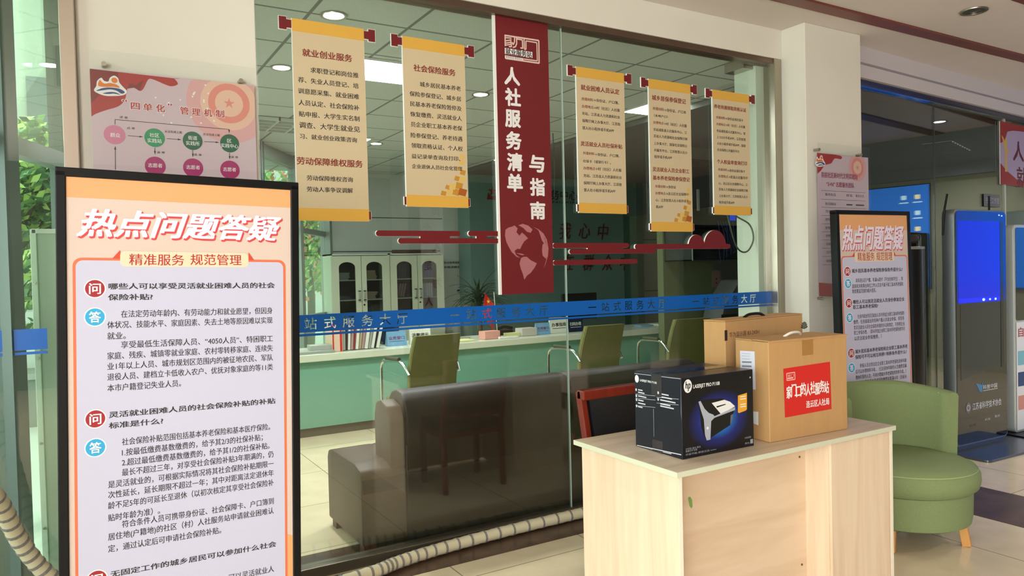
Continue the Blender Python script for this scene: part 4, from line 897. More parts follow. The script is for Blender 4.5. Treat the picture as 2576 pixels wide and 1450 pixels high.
f = Flat(0.0009); f.poly([C4(300, 255), C4(328, 252), C4(330, 362), C4(302, 365)]); f.build('carton_tab', mat('carton_black', (44, 30, 26)), t)

# -------- wooden chair behind the desk
mahog = mat('mahogany', (118, 38, 24), 0.3, var=0.12, scale=5, stretch=(6, 6, 0.8)); leather = mat('black_leather', (26, 26, 28), 0.35, bump=0.15, scale=60)
t = thing('wooden_chair', 'reddish wooden chair with black leather back pad, behind the birch desk', 'chair', (2.33, 2.66, 0))
def bar(bm, p0, p1, w_, d_, bev=0.004):
    p0, p1 = Vector(p0), Vector(p1); dd = p1 - p0; q = dd.to_track_quat('Z', 'Y').to_matrix().to_4x4(); box(bm, -w_ / 2, w_ / 2, -d_ / 2, d_ / 2, 0, dd.length, bev=bev, M=Matrix.Translation(p0) @ q)
for s in (-1, 1):
    b = B(); prism(b, [(0.155, 0), (0.19, 0), (0.175, .44), (0.275, .90), (0.235, .915), (0.135, .44)], 0, s * 0.225 - 0.017, s * 0.225 + 0.017, bev=0.004); obj('back_post', b, mahog, t)
    b = B(); bar(b, (s * 0.215, -0.20, 0), (s * 0.215, -0.20, .42), 0.036, 0.036); obj('leg', b, mahog, t)
b = B(); box(b, -0.242, 0.242, 0.205, 0.262, 0.865, 0.915, bev=0.008); obj('top_rail', b, mahog, t)
b = B(); box(b, -0.21, 0.21, 0.135, 0.165, 0.50, 0.54, bev=0.005); obj('lower_rail', b, mahog, t)
b = B(); g = []
for i in range(9):
    z = 0.535 + i * 0.042; g.append([(x, 0.128 + (z - 0.5) * 0.215 - 0.018 * (1 - (x / .21) ** 4) * (1 - abs(i - 4) / 4.0) ** .3, z) for x in [(-.208 + .052 * k) for k in range(9)]])
sheet(b, g); sheet(b, [[(p[0], 0.16 + (p[2] - .5) * .215, p[2]) for p in r][::-1] for r in g]); obj('back_pad', b, leather, t, True)
b = B(); box(b, -0.23, 0.23, -0.22, 0.17, 0.41, 0.475, bev=0.02, seg=3); obj('seat', b, leather, t, True)
b = B(); box(b, -0.225, 0.225, -0.215, 0.165, 0.375, 0.41); obj('seat_frame', b, mahog, t)

# -------- green tub chair
green = mat('green_fabric', (124, 139, 94), 0.9, var=0.07, scale=180, bump=0.25)
t = thing('tub_armchair', 'round green fabric tub chair on tapered wooden legs, right of the desk', 'armchair', (3.865, 2.37, 0), (0, 0, math.radians(4)))
def ringprof(bm, r0, r1, z0, z1, a0, a1, n=40, zt=None, soft=0.02):
    g = []
    for i in range(n + 1):
        a = math.radians(a0 + (a1 - a0) * i / n); e = min(i, n - i) / n * (a1 - a0)
        zz = z1 - (zt or 0) * max(0.0, 1 - e / 60.0); sh = 1.0 if e > 6 else 0.72 + 0.28 * e / 6
        rm, hw2 = (r0 + r1) / 2, (r1 - r0) / 2 * sh
        pr = [(rm - hw2, z0), (rm - hw2, zz - soft), (rm - hw2 * .7, zz - soft * .3), (rm, zz), (rm + hw2 * .7, zz - soft * .3), (rm + hw2, zz - soft), (rm + hw2, z0)]
        g.append([((r - 0.018 * (z1 - z) / (z1 - z0)) * math.cos(a), (r - 0.018 * (z1 - z) / (z1 - z0)) * math.sin(a), z) for r, z in pr])
    V = [[bm.verts.new(p) for p in row] for row in g]; m_ = len(V[0])
    for i in range(n):
        for j in range(m_): bm.faces.new((V[i][j], V[i][(j + 1) % m_], V[i + 1][(j + 1) % m_], V[i + 1][j]))
    bm.faces.new(V[0]); bm.faces.new(V[-1][::-1])
b = B(); ringprof(b, 0.275, 0.365, 0.30, 0.805, -27, 152, 44, 0.035); obj('backrest', b, green, t, True)
b = B(); lathe(b, [(0, .115), (.31, .115), (.328, .125), (.334, .16), (.338, .292), (.30, .298), (0, .298)], n=48); obj('base', b, green, t, True)
b = B(); lathe(b, [(0, .295), (.335, .295), (.356, .315), (.364, .35), (.362, .385), (.345, .415), (.30, .435), (.2, .448), (0, .452)], (0, -0.01, 0), 48); sc = obj('seat_cushion', b, green, t, True)
b = B(); tube(b, [(.350 * math.cos(a * PI / 24), -.01 + .350 * math.sin(a * PI / 24), .408) for a in range(48)], 0.0025, 6, True); obj('piping', b, mat('piping_green', (160, 176, 122), 0.8), sc)
b = B(); P_ = [(.352 * math.cos(math.radians(-12)) - .077, .352 * math.sin(math.radians(-12)), z) for z in (.44, .52, .62, .70, .765)]; tube(b, P_, 0.002, 6); obj('seam', b, MATS['piping_green'], t.children[0])
oak = mat('oak_leg', (206, 148, 80), 0.45)
for a in (-72, 18, 108, 198):
    ca, sa = math.cos(math.radians(a)), math.sin(math.radians(a)); b = B(); bar(b, (.285 * ca, .285 * sa, .118), (.305 * ca, .305 * sa, 0.0), .042, .042); obj('leg', b, oak, t)

# -------- display totems
alu = mat('satin_aluminium', (150, 156, 160), 0.35, 0.8); gblack = mat('black_glass', (8, 9, 14), 0.06, coat=0.5)
t = thing('display_totem', 'tall black totem with bright blue screen, right of the green tub chair', 'information screen', (6.225, 3.13, 0), (0, 0, math.radians(-2)))
b = B(); g = Flat(0); g.rrect(-0.365, 0.365, 0.04, 1.90, 0.045); prism(b, [(p[0], p[2]) for p in g.v], 1, 0.004, 0.10, bev=0.004); obj('housing', b, alu, t, True)
g = Flat(0.0); g.rrect(-0.350, 0.350, 0.055, 1.888, 0.04); g.build('front_glass', gblack, t)
def scr(name, u0, u1, v0, v1, rgb, e, d=0.001, par=None):
    return Flat(d).rect(u0, u1, v0, v1).build(name, mat(name + str(rgb), rgb, 0.3, emit=e), par or t)
g = Flat(0.0008); g.rrect(-0.345, 0.345, 1.16, 1.882, 0.035); sc = g.build('screen', mat('screen_navy', (0, 34, 132), 0.2, emit=0.32), t)
scr('desktop', -0.325, 0.255, 1.20, 1.81, (0, 20, 196), 0.5, 0.0014, sc); scr('taskbar', -0.325, 0.255, 1.165, 1.20, (14, 26, 235), 0.55, 0.0014, sc)
Flat(0.0018).rect(0.265, 0.305, 0.62, 1.81).build('shadow_strip', mat('strip_dark', (30, 34, 38), 0.2), t)  # plain dark strip at the right of the front glass
Flat(0.0012).poly([(-0.30, 0.56), (0.255, 0.66), (0.255, 1.15), (-0.30, 1.15)]).build('lower_window', mat('window_grey', (44, 48, 56), 0.08), t)  # reflection of the hall's end, painted on the glass as a grey patch
b = B(); f = Flat(0.0020)
for u, v, r in ((0.02, 1.182, .020), (0.11, 1.182, .014), (0.19, 1.182, .016)): f.disc(u, v, r, r * .6, 12)
f.rect(.24, .26, 1.855, 1.865); f.rect(.28, .30, 1.85, 1.86); f.build('screen_icons', mat('icon_glow', (170, 215, 235), 0.4, emit=0.7), sc)
f = Flat(0.0014); f.text('科普中国', 0.0, 0.20, 0.478, 0.035, 0.02); f.rect(0.0, 0.21, 0.448, 0.453); f.text('江苏省科学技术协会', -0.15, 0.26, 0.338, 0.055, 0.02); f.text('科协', 0.02, 0.10, 0.215, 0.02, 0.0); f.text('服务', 0.16, 0.24, 0.225, 0.02, 0.0); f.build('lettering', mat('silver_ink', (186, 188, 196), 0.4), t)
Flat(0.0014).disc(-0.205, 0.335, 0.034, 0.045).build('seal', mat('seal_grey', (96, 98, 104), 0.4), t); Flat(0.0016).ring(-0.205, 0.335, 0.018, 0.024).build('seal_ring', MATS['silver_ink'], t)
Flat(0.0014).poly([(-.10, .52), (-.02, .50), (.0, .53), (-.01, .44), (-.05, .45)]).build('blue_flag_logo', mat('logo_blue', (60, 120, 170), 0.4), t)
Flat(0.0014).text('红十字', -0.19, -0.10, 0.19, 0.022, 0.01).build('red_lettering', mat('dim_red', (120, 40, 48), 0.4), t)
b = B(); g = Flat(0); g.rrect(-0.47, 0.47, -0.30, 0.28, 0.04); prism(b, [(p[0], p[2]) for p in g.v], 2, 0.0, 0.018, bev=0.003); box(b, -0.33, 0.33, 0.02, 0.09, 0.015, 0.06); obj('base_plate', b, mat('base_grey', (96, 104, 118), 0.25, 0.7), t)
for x in (-0.40, 0.235):
    b = B(); tube(b, [(x, .07, 1.70 if x < 0 else 1.88), (x + (.01 if x < 0 else -.01), .06, 1.90), (x + (.03 if x < 0 else -.03), .05, 2.02)], 0.008, 8); obj('antenna', b, black, t)
t = thing('display_totem', 'second totem, dark screen over a printed panel, at the right picture edge', 'information screen', (7.20, 3.14, 0), (0, 0, math.radians(-2)))
b = B(); g = Flat(0); g.rrect(-0.42, 0.42, 0.03, 1.79, 0.045); prism(b, [(p[0], p[2]) for p in g.v], 1, 0.004, 0.15, bev=0.006); obj('housing', b, mat('pale_alu', (188, 194, 192), 0.4, 0.4), t, True)
Flat(0.0).rrect(-0.39, 0.39, 0.98, 1.765, 0.02).build('screen', gblack, t)
Flat(0.0).rect(-0.39, 0.39, 0.05, 0.965).build('printed_panel', mat('panel_white', (206, 208, 214), 0.5), t)
f = Flat(0.001); f.text('自助服务终端', -0.36, 0.30, 0.88, 0.08, 0.02); f.build('panel_lettering', mat('panel_red', (150, 60, 60), 0.5), t)
for k, (v, c) in enumerate(((.60, (110, 170, 190)), (.42, (30, 60, 110)), (.22, (190, 130, 120)))): Flat(0.001).rect(-0.37, 0.37, v, v + .12).build('panel_picture', mat('pic%d' % k, c, 0.5), t)
b = B(); box(b, -0.5, 0.5, -0.2, 0.3, 0.0, 0.03, bev=0.004); obj('base_plate', b, black, t)

# -------- black column unit behind the further board
t = thing('column_air_unit', 'black cylindrical column unit with a silver ring, behind the further board', 'air conditioner', (5.63, 3.40, 0))
b = B(); lathe(b, [(0, 0), (.17, 0), (.17, .04), (.145, .06), (.135, 1.595), (0, 1.595)], n=36); obj('body', b, mat('column_black', (20, 20, 24), 0.25), t, True)
b = B(); lathe(b, [(0, 1.595), (.136, 1.595), (.138, 1.60), (.138, 1.612), (.134, 1.617), (0, 1.617)], n=36); obj('silver_ring', b, alu, t, True)
b = B(); lathe(b, [(0, 1.617), (.112, 1.617), (.112, 1.70), (.104, 1.71), (0, 1.71)], n=36); obj('head', b, gblack, t, True)

# -------- ribbed hose along the foot of the glass
hose = mat('hose_white', (206, 196, 164), 0.6); hose_d = mat('hose_band', (128, 122, 118), 0.6)
pth = smooth_path([(-0.44, 2.85, 1.10), (-0.35, 3.10, 0.90), (-0.27, 3.30, 0.70), (-0.215, 3.42, 0.50), (-0.13, 3.47, 0.33), (0.0, 3.475, 0.18), (0.15, 3.46, 0.075), (0.40, 3.41, 0.042), (0.80, 3.40, 0.038), (1.20, 3.445, 0.038), (1.36, 3.488, 0.040), (1.60, 3.535, 0.038), (1.985, 3.560, 0.040), (2.45, 3.575, 0.038), (2.9, 3.57, 0.038), (3.6, 3.56, 0.038), (4.30, 3.545, 0.038)], 14)
t = thing('ribbed_hose', 'cream ribbed drain hose lying along the foot of the glass wall', 'hose')
b = B(); tube(b, pth, 0.030, 12, ridges=0.07); obj('hose_wall', b, hose, t, True)
for i in range(3, len(pth) - 2, 3):
    p, d = pth[i], (pth[i + 1] - pth[i - 1]).normalized(); b = B(); cyl(b, p - d * 0.006, p + d * 0.006, 0.0335, 12); obj('hose_rib', b, hose_d, t)

# -------- ceiling downlight in the hall, glazing rail glints come from these lit ones
def downlight(x, y, z, label, on, r=0.085, group=None, watt=14, tilt=None):
    t = thing('downlight', label, 'ceiling light', (x, y, z), group=group)
    b = B(); lathe(b, [(r * .78, 0.02), (r * .80, -.004), (r, -.007), (r * 1.02, -.003), (r * 1.02, .0)], n=32); obj('trim_ring', b, steel, t, True)
    b = B(); lathe(b, [(0, .0), (r * .5, .0), (r * .62, -0.002), (r * .78, -0.003)] if on else [(0, -.002), (r * .22, -.004), (r * .4, .001), (r * .78, -0.002)], n=32)
    obj('lamp', b, mat('lamp_lit', (240, 246, 255), 0.4, emit=14.0) if on else mat('lamp_unlit', (120, 116, 110), 0.25, 0.8), t, True)
    if on:
        l = bpy.data.lights.new('lamp_light', 'SPOT'); l.energy = watt; l.spot_size = 2.3; l.spot_blend = 0.8; l.shadow_soft_size = 0.05
        o = bpy.data.objects.new('lamp_light', l); COL.objects.link(o); o.parent = t; o.location = (0, 0, -0.03)
    return t
downlight(5.327, 2.712, 3.199, 'unlit round downlight in the hall ceiling at the top right', False)
for x, y, lab in [(9.30, 2.75, 'lit round downlight in the hall ceiling by the end wall'), (7.3, 1.2, 'lit round downlight in the middle of the hall ceiling'), (7.3, -0.8, 'lit round downlight behind the middle one'), (9.3, 0.9, 'lit round downlight nearest to the projected desktop'), (5.4, -1.0, 'lit round downlight above the hall column')]:  # last three are unseen, added to brighten the right of the hall
    downlight(x, y, 3.199, lab, True, watt=130)

# -------- the end wall of the hall with its projected desktop, seen mirrored in the wing glass
t = thing('projection_screen', 'large blue computer desktop projected on the end wall, mirrored in the right-hand glass', 'screen', M=Matrix.Translation((10.27, 1.3, 0)) @ Matrix.Rotation(-PI / 2, 4, 'Z'))
b = B(); box(b, -0.96, 0.96, 0.001, 0.012, 1.12, 2.56); obj('screen_cloth', b, mat('screen_edge', (40, 44, 48), 0.7), t)
Flat(0.0008).rect(-0.95, 0.95, 1.13, 2.55).build('desktop', mat('desktop_blue', (40, 110, 200), 0.6, emit=2.2), t)
f = Flat(0.002); g = Flat(0.002)
for i, u in enumerate((-0.80, -0.62)):
    for k in range(4):
        if i == 1 and k == 3: continue
        (f if (k + i) % 2 else g).rrect(u - .035, u + .035, 2.36 - k * .22, 2.42 - k * .22, .01)
        f.rect(u - .06, u + .06, 2.31 - k * .22, 2.325 - k * .22)
f.build('desktop_icons', mat('icon_white', (190, 225, 240), 0.6, emit=2.4), t); g.build('folder_icons', mat('icon_cream', (235, 220, 170), 0.6, emit=2.4), t)
t = bpy.data.objects.new('door_1', None); COL.objects.link(t); t['kind'] = 'structure'; t.matrix_world = Matrix.Translation((10.29, 2.9, 0)) @ Matrix.Rotation(-PI / 2, 4, 'Z')
for s in (-1, 1):
    b = B(); box(b, min(s * .02, s * .5), max(s * .02, s * .5), -0.01, 0.0, 0.05, 2.1); obj('door_leaf', b, mat('door_glass_dark', (60, 76, 70), 0.1), t)
    b = B(); box(b, s * .08 - .015, s * .08 + .015, -0.06, -0.03, 0.7, 1.6); obj('pull_handle', b, steel, t)
b = B(); box(b, -.5, .5, -0.014, -0.011, 1.12, 1.24); obj('blue_band', b, blue, t)
# ================================================================== THE SERVICE ROOM
offw = mat('counter_white', (206, 212, 190), 0.25); mint = mat('mint_lacquer', (112, 164, 142), 0.3); kick = mat('kick_dark', (84, 76, 62), 0.5)
def counter(label, x0, x1, z):
    t = thing('service_counter', label, 'counter', (x0, 6.79, 0), group=None); L = x1 - x0
    b = B(); box(b, 0, L, 0, 0.72, z - 0.068, z, bev=0.006); obj('worktop', b, offw, t)
    b = B(); box(b, 0.01, L - 0.01, 0.045, 0.10, 0.085, z - 0.068); obj('front_panel', b, mint, t)
    b = B(); box(b, 0.01, L - 0.01, 0.065, 0.10, 0, 0.085); obj('plinth', b, kick, t)
    b = B(); box(b, 0.01, 0.05, 0.10, 0.70, 0, z - 0.068); box(b, L - 0.05, L - 0.01, 0.10, 0.70, 0, z - 0.068); obj('end_panel', b, mint, t)
counter('long white-topped service counter with mint front, behind the glass', 1.15, 5.50, 0.772)
counter('second white-topped mint counter, continuing to the right behind the chairs', 5.52, 8.2, 0.765)

# -------- brown sofa against the glass
brown = mat('brown_leather', (42, 28, 20), 0.5, var=0.05, scale=12, bump=0.1); brown_lit = mat('brown_leather_light', (74, 54, 38), 0.5, var=0.05, scale=12)  # second leather is a lit copy: brightness of the left end put into colour
t = thing('leather_sofa', 'big dark brown leather sofa, its back against the inside of the glass', 'sofa', (1.27, 3.76, 0))
b = B(); prism(b, [(0.0, .05), (0.0, .43), (.02, .455), (.10, .475), (.50, .475), (.58, .46), (.60, .42), (.60, .05)], 0, 0.0, 0.26, bev=0.012); arm = obj('armrest', b, brown_lit, t, True)
b = B(); box(b, 0.01, 0.25, -0.004, 0.0, 0.33, 0.405); obj('arm_trim', b, brown, arm)
b = B(); prism(b, [(0.0, .05), (0.0, .43), (.02, .455), (.50, .475), (.60, .42), (.60, .05)], 0, 2.54, 2.78, bev=0.012); obj('armrest', b, brown, t, True)
b = B(); box(b, 0.262, 2.538, 0.0, 0.08, 0.06, 0.56, bev=0.012); box(b, 0.262, 2.538, 0.03, 0.60, 0.06, 0.30, bev=0.02); obj('base', b, brown, t, True)
prof = [(-0.01, .40), (0.0, .74), (.02, .80), (.07, .842), (.14, .85), (.21, .835), (.26, .79), (.28, .70), (.28, .40)]
b = B(); prism(b, prof, 0, 0.265, 1.38, bev=0.02); obj('back_cushion', b, brown, t, True)
b = B(); prism(b, prof, 0, 1.385, 2.50, bev=0.035); obj('back_cushion', b, brown, t, True)
b = B(); prism(b, [(0.005, .44), (.01, .70), (.05, .775), (.14, .80), (.22, .78), (.25, .70), (.25, .44)], 0, 0.175, 0.262, bev=0.012); obj('back_end', b, brown_lit, t, True)
for x0 in (0.27, 1.03, 1.79):
    b = B(); box(b, x0, x0 + 0.74, 0.27, 0.66, 0.30, 0.45, bev=0.04, seg=3); obj('seat_cushion', b, brown, t, True)
for x, y in ((0.05, 0.05), (0.05, 0.54), (2.72, 0.05), (2.72, 0.54)):
    b = B(); box(b, x - 0.035, x + 0.035, y - 0.035, y + 0.035, 0, 0.055); obj('foot', b, mat('sofa_foot', (84, 50, 34), 0.5), t)

# -------- olive office chairs facing the counter
olive = mat('olive_leather', (104, 104, 58), 0.42, var=0.06, scale=14, bump=0.1); chrome = mat('chrome', (206, 210, 204), 0.12, 1.0)
def office_chair():
    t = thing('office_chair', '', 'chair')
    g1, g2 = [], []
    for i in range(11):
        s = i / 10; z = 0.44 + 0.57 * s; yb = 0.0 - 0.02 - 0.115 * s + 0.035 * math.sin(PI * s); w_ = 0.195 + 0.012 * math.sin(PI * s) + 0.005
        g1.append([(x * w_, yb - 0.012 * (1 - x * x), z) for x in (-1, -.7, -.35, 0, .35, .7, 1)]); g2.append([(x * w_, yb + 0.055 - 0.03 * (1 - x * x) * 0, z) for x in (1, .7, .35, 0, -.35, -.7, -1)])
    b = B(); sheet(b, g1); sheet(b, g2)
    sheet(b, [[r[0] for r in g1], [r[-1] for r in g2]]); sheet(b, [[r[-1] for r in g1], [r[0] for r in g2]]); sheet(b, [g1[-1], g2[-1][::-1]]); sheet(b, [g1[0], g2[0][::-1]])
    bmesh.ops.remove_doubles(b, verts=b.verts, dist=0.0005); bmesh.ops.recalc_face_normals(b, faces=b.faces)
    bk = obj('backrest', b, olive, t, True)
    b = B(); tube(b, [(r[0][0] * 1.0, r[0][1] + .02, r[0][2]) for r in g1], 0.006, 6); obj('piping', b, mat('olive_piping', (132, 128, 72), 0.5), bk)
    b = B(); box(b, -0.22, 0.22, -0.02, 0.44, 0.40, 0.48, bev=0.03, seg=3); obj('seat', b, olive, t, True)
    for s in (-1, 1):
        b = B(); tube(b, smooth_path([(s * .225, -.05, .70), (s * .24, .02, .775), (s * .25, .08, .80), (s * .25, .30, .795), (s * .25, .40, .77), (s * .25, .43, .68), (s * .25, .43, .30), (s * .25, .42, .04), (s * .25, .36, .016), (s * .25, -.05, .016)], 5), 0.013, 10); obj('arm_frame', b, chrome, t, True)
        b = B(); tube(b, [(s * .25, .08, .815), (s * .25, .32, .81)], 0.018, 10); obj('arm_pad', b, mat('arm_pad_dark', (60, 62, 44), 0.5), t, True)
    b = B(); tube(b, [(-.25, .38, .41), (.25, .38, .41)], 0.012, 8); tube(b, [(-.25, .02, .41), (.25, .02, .41)], 0.012, 8); tube(b, [(-.25, -.05, .016), (.25, -.05, .016)], 0.012, 8); obj('cross_bar', b, chrome, t, True)
    return t
c0 = office_chair(); GC = 'olive chairs at the service counter'
spots = [(2.46, 5.44, 0.06, 'olive leather chair with chrome arms, leftmost of the three at the counter'), (3.98, 5.23, -0.02, 'olive leather chair with chrome arms, middle one, right of the glass joint'), (5.03, 5.23, -0.10, 'olive leather chair with chrome arms, rightmost, partly behind the boxes')]
for i, (x, y, rz, lab) in enumerate(spots):
    o = c0 if i == 0 else dup(c0); o.location = (x, y, 0); o.rotation_euler = (0, 0, rz); o['label'] = lab; o['group'] = GC; o['category'] = 'chair'

# -------- filing cabinets
cabm = mat('cabinet_enamel', (200, 206, 180), 0.4); cabside = mat('cabinet_side', (214, 224, 200), 0.4); cabin = mat('cabinet_inside', (58, 62, 60), 0.7); cglass = glass('cabinet_glass', (0.55, 0.6, 0.6), 1.0)
def cabinet(x0, label):
    t = thing('filing_cabinet', label, 'cabinet', (x0, 10.0, 0), group='white filing cabinets'); W, H_, D_ = 0.852, 1.80, 0.40
    b = B(); box(b, 0, 0.02, 0.02, D_, 0, H_); box(b, W - .02, W, 0.02, D_, 0, H_); box(b, 0, W, 0.02, D_, H_ - .02, H_); box(b, 0, W, 0.02, D_, 0, .06); box(b, 0, W, D_ - .01, D_, 0, H_)
    obj('body', b, cabside, t)
    b = B(); box(b, 0.021, W - .021, D_ - .02, D_ - .011, .06, H_ - .02); obj('lining', b, cabin, t)
    for z in (0.55, 0.86, 1.14, 1.42):
        b = B(); box(b, 0.021, W - .021, 0.04, D_ - .02, z, z + .015); obj('shelf', b, cabm, t)
    for k in (0, 1):
        u0 = 0.004 + k * W / 2; u1 = u0 + W / 2 - 0.008; wu = (u0 + u1) / 2 + (0.008 if k == 0 else -0.02); hw = 0.118
        arch = [(wu - hw, 0.90), (wu + hw, 0.90), (wu + hw, 1.61)] + [(wu + hw * math.cos(a), 1.61 + 0.075 * math.sin(a)) for a in [PI * j / 12 for j in range(1, 12)]] + [(wu - hw, 1.61)]
        d = holed('door', [[(u0, .07), (u1, .07), (u1, H_ - .03), (u0, H_ - .03)], arch], cabm, t, 0.0)
        s = d.modifiers.new('thickness', 'SOLIDIFY'); s.thickness = 0.018; s.offset = 0
        b = B(); prism(b, arch, 1, 0.006, 0.009); obj('door_pane', b, cglass, d)
        hx = (u1 - 0.035) if k == 0 else (u0 + 0.035)
        b = B(); box(b, hx - .013, hx + .013, -0.035, -0.012, 1.155, 1.27, bev=.003); hd = obj('handle', b, mat('handle_pale', (212, 216, 204), 0.25, 0.6), d)
        b = B(); box(b, hx - .016, hx + .016, -0.037, -0.010, 1.27, 1.282); box(b, hx - .016, hx + .016, -0.037, -0.010, 1.143, 1.155); obj('handle_cap', b, black, d)
    b = B(); cyl(b, (W / 2 + .03, 0, 1.08), (W / 2 + .03, -.02, 1.08), 0.012, 12); obj('lock', b, black, t)
    return t
cabinet(3.05, 'left filing cabinet with arched glass doors, against the far window'); cabinet(3.905, 'right filing cabinet with arched glass doors, full of binders')
def item(name, label, cat, group, x, y, z, dx, dy, dz, m_, rot=0.0, lean=0.0, bev=0.001):
    b = B(); box(b, -dx / 2, dx / 2, -dy / 2, dy / 2, 0, dz, bev=bev)
    o = obj(name, b, m_); o.location = (x, y, z); o.rotation_euler = (0, lean, rot); tag(o, label, cat, group); return o
bl = mat('binder_blue', (96, 110, 170), 0.5); bw_ = mat('binder_white', (206, 210, 222), 0.5); bp_ = mat('binder_pink', (168, 136, 132), 0.6); bd = mat('binder_dark', (74, 76, 92), 0.6); paper = mat('paper', (222, 222, 206), 0.7); paper_g = mat('paper_grey', (150, 154, 144), 0.7); buff = mat('paper_buff', (176, 156, 124), 0.7)
for k in range(5): item('binder', 'dark lever binder on the top shelf, left door of the right cabinet', 'binder', 'dark binders on the top shelf', 4.02 + k * .042, 10.22, 1.436, .036, .2, .21, bd)
for k in range(5): item('binder', 'blue and white binder on the top shelf, last door of the right cabinet', 'binder', 'blue binders on the top shelf', 4.43 + k * .042, 10.20, 1.436, .036, .2, .22, bl)
for k in range(6): item('binder', 'white binder on the middle shelf, last door of the right cabinet', 'binder', 'white binders on the middle shelf', 4.42 + k * .036, 10.20, 1.156, .030, .2, .20, bw_)
for k in range(4): item('binder', 'pinkish binder leaning on the middle shelf of the right cabinet', 'binder', 'leaning pink binders', 4.03 + k * .04, 10.22, 1.165, .026, .2, .20, bp_, 0, 0.22)
for k, (x, z, m_, n_) in enumerate([(3.24, 1.436, paper_g, 4), (3.62, 1.436, buff, 5), (3.24, 0.876, paper_g, 3), (3.62, 1.156, buff, 4), (3.26, 1.156, bd, 2)]):
    for j in range(n_): item('paper_stack', ['grey papers heaped on the top shelf, first door of the left cabinet', 'brown envelopes heaped on the top shelf, second door of the left cabinet', 'grey papers on the lowest visible shelf of the left cabinet', 'brown folders on the middle shelf of the left cabinet', 'dark folders on the middle shelf, first door of the left cabinet'][k], 'papers', 'heaps in the left cabinet %s' % 'abcde'[k], x + random.uniform(-.02, .02), 10.2, z + j * .026, .20, .24, .024, m_, random.uniform(-.12, .12))
t = thing('rolled_tube', 'brown tube lying across the top of the filing cabinets', 'tube', (4.25, 10.12, 1.80)); b = B(); cyl(b, (-.25, 0, .03), (.45, .03, .03), .028, 14); obj('card_tube', b, mat('tube_brown', (74, 40, 30), 0.6), t, True)
b = B(); cyl(b, (.45, .03, .03), (.47, .031, .03), .031, 14); obj('end_cap', b, mat('cap_grey', (160, 156, 144), 0.6), t)
# door beside the cabinets
t = bpy.data.objects.new('door_2', None); COL.objects.link(t); t['kind'] = 'structure'; t.location = (4.90, 10.40, 0)
b = B(); box(b, 0, .40, -0.004, 0.012, 0.02, 1.97); obj('door_leaf', b, back, t)
b = B(); box(b, .40, .435, -0.02, 0.012, 0, 2.02); box(b, 0, .40, -.01, .012, 1.97, 2.0); obj('door_frame', b, mat('door_frame_grey', (128, 126, 108), 0.5), t)
b = B(); tube(b, [(.36, -.01, 1.23), (.36, -.05, 1.23), (.25, -.05, 1.22)], 0.012, 8); obj('door_handle', b, black, t)
Flat(0.008).text('劳动保障监察', .05, .34, 1.66, .035, .02).text('仲裁调解室', .05, .34, 1.59, .035, .02).build('door_lettering', ink, t)
b = B(); box(b, .50, .53, -.05, .0, 1.15, 1.22, bev=.005); cyl(b, (.56, 0, 1.16), (.56, -.05, 1.16), .022, 12); o = obj('door_lock', b, black, t)

# -------- ceiling fittings
def panel(x, y, label, sx=.60, sy=.55):
    t = thing('led_panel', label, 'ceiling light', (x, y, 2.998), group=None)
    b = B(); box(b, -sx / 2, sx / 2, -sy / 2, sy / 2, -0.010, 0.0); box(b, -sx / 2 - .02, sx / 2 + .02, -sy / 2 - .02, sy / 2 + .02, -0.004, 0.0); obj('panel_frame', b, mat('panel_frame', (200, 204, 200), 0.4), t)
    b = B(); box(b, -sx / 2 + .01, sx / 2 - .01, -sy / 2 + .01, sy / 2 - .01, -0.013, -0.0105); obj('diffuser', b, mat('led_glow', (246, 250, 255), 0.4, emit=27.0), t)
panel(2.05, 5.15, 'square lit ceiling panel between the first two scrolls', .66, .52)
panel(4.83, 5.22, 'square lit ceiling panel behind the fourth scroll', .60, .52)
panel(7.2, 7.6, 'square lit ceiling panel deep in the service room, behind the scrolls')
panel(5.15, 8.3, 'square lit ceiling panel far back, mostly behind the tall red banner')  # this and the next two are added to brighten the far end
panel(6.55, 8.6, 'square lit ceiling panel far back, behind the third scroll')
panel(2.55, 8.0, 'square lit ceiling panel far back, behind the first scroll')
GD = 'lit downlights in the service room ceiling'
for x, y, lab in [(1.33, 4.17, 'lit downlight above the left scroll knob, nearest to the glass'), (1.32, 5.37, 'lit downlight left of the first scroll, against the pier edge'), (2.99, 5.47, 'lit downlight seen just left of the tall red banner'), (3.01, 8.02, 'small lit downlight between the first two scrolls, far back'), (8.2, 8.25, 'small lit downlight right of the fourth scroll, above the network cabinet')]:
    downlight(x, y, 2.997, lab, True, 0.075, GD, 100)
t = thing('louvre_vent', 'white louvred ceiling grille left of the first scroll', 'ceiling vent', (1.80, 7.35, 2.996))
b = B(); box(b, -.30, .30, -.30, .30, -.002, 0); obj('backing', b, mat('vent_dark', (44, 50, 46), 0.7), t)
b = B()
for k in range(5): box(b, -.30, .30, -.30 + k * .145, -.285 + k * .145, -.03, -.002)
for k in range(4): box(b, -.30 + k * .195, -.285 + k * .195, -.30, .30, -.03, -.002)
obj('louvre', b, mat('vent_white', (206, 214, 204), 0.4), t)
# louvred light in the wing
t = thing('louvre_light', 'louvred ceiling light in the right-hand lobby behind the wing glass', 'ceiling light', (9.55, 5.2, 2.935), (0, 0, .3))
b = B(); box(b, -.55, .55, -.16, .16, -.002, 0); obj('backing', b, mat('louvre_back', (180, 186, 180), 0.5, emit=0.5), t)
b = B()
for k in range(9): box(b, -.55 + k * .135, -.53 + k * .135, -.16, .16, -.03, -.002)
obj('louvre', b, mat('louvre_dark', (50, 54, 50), 0.5), t)
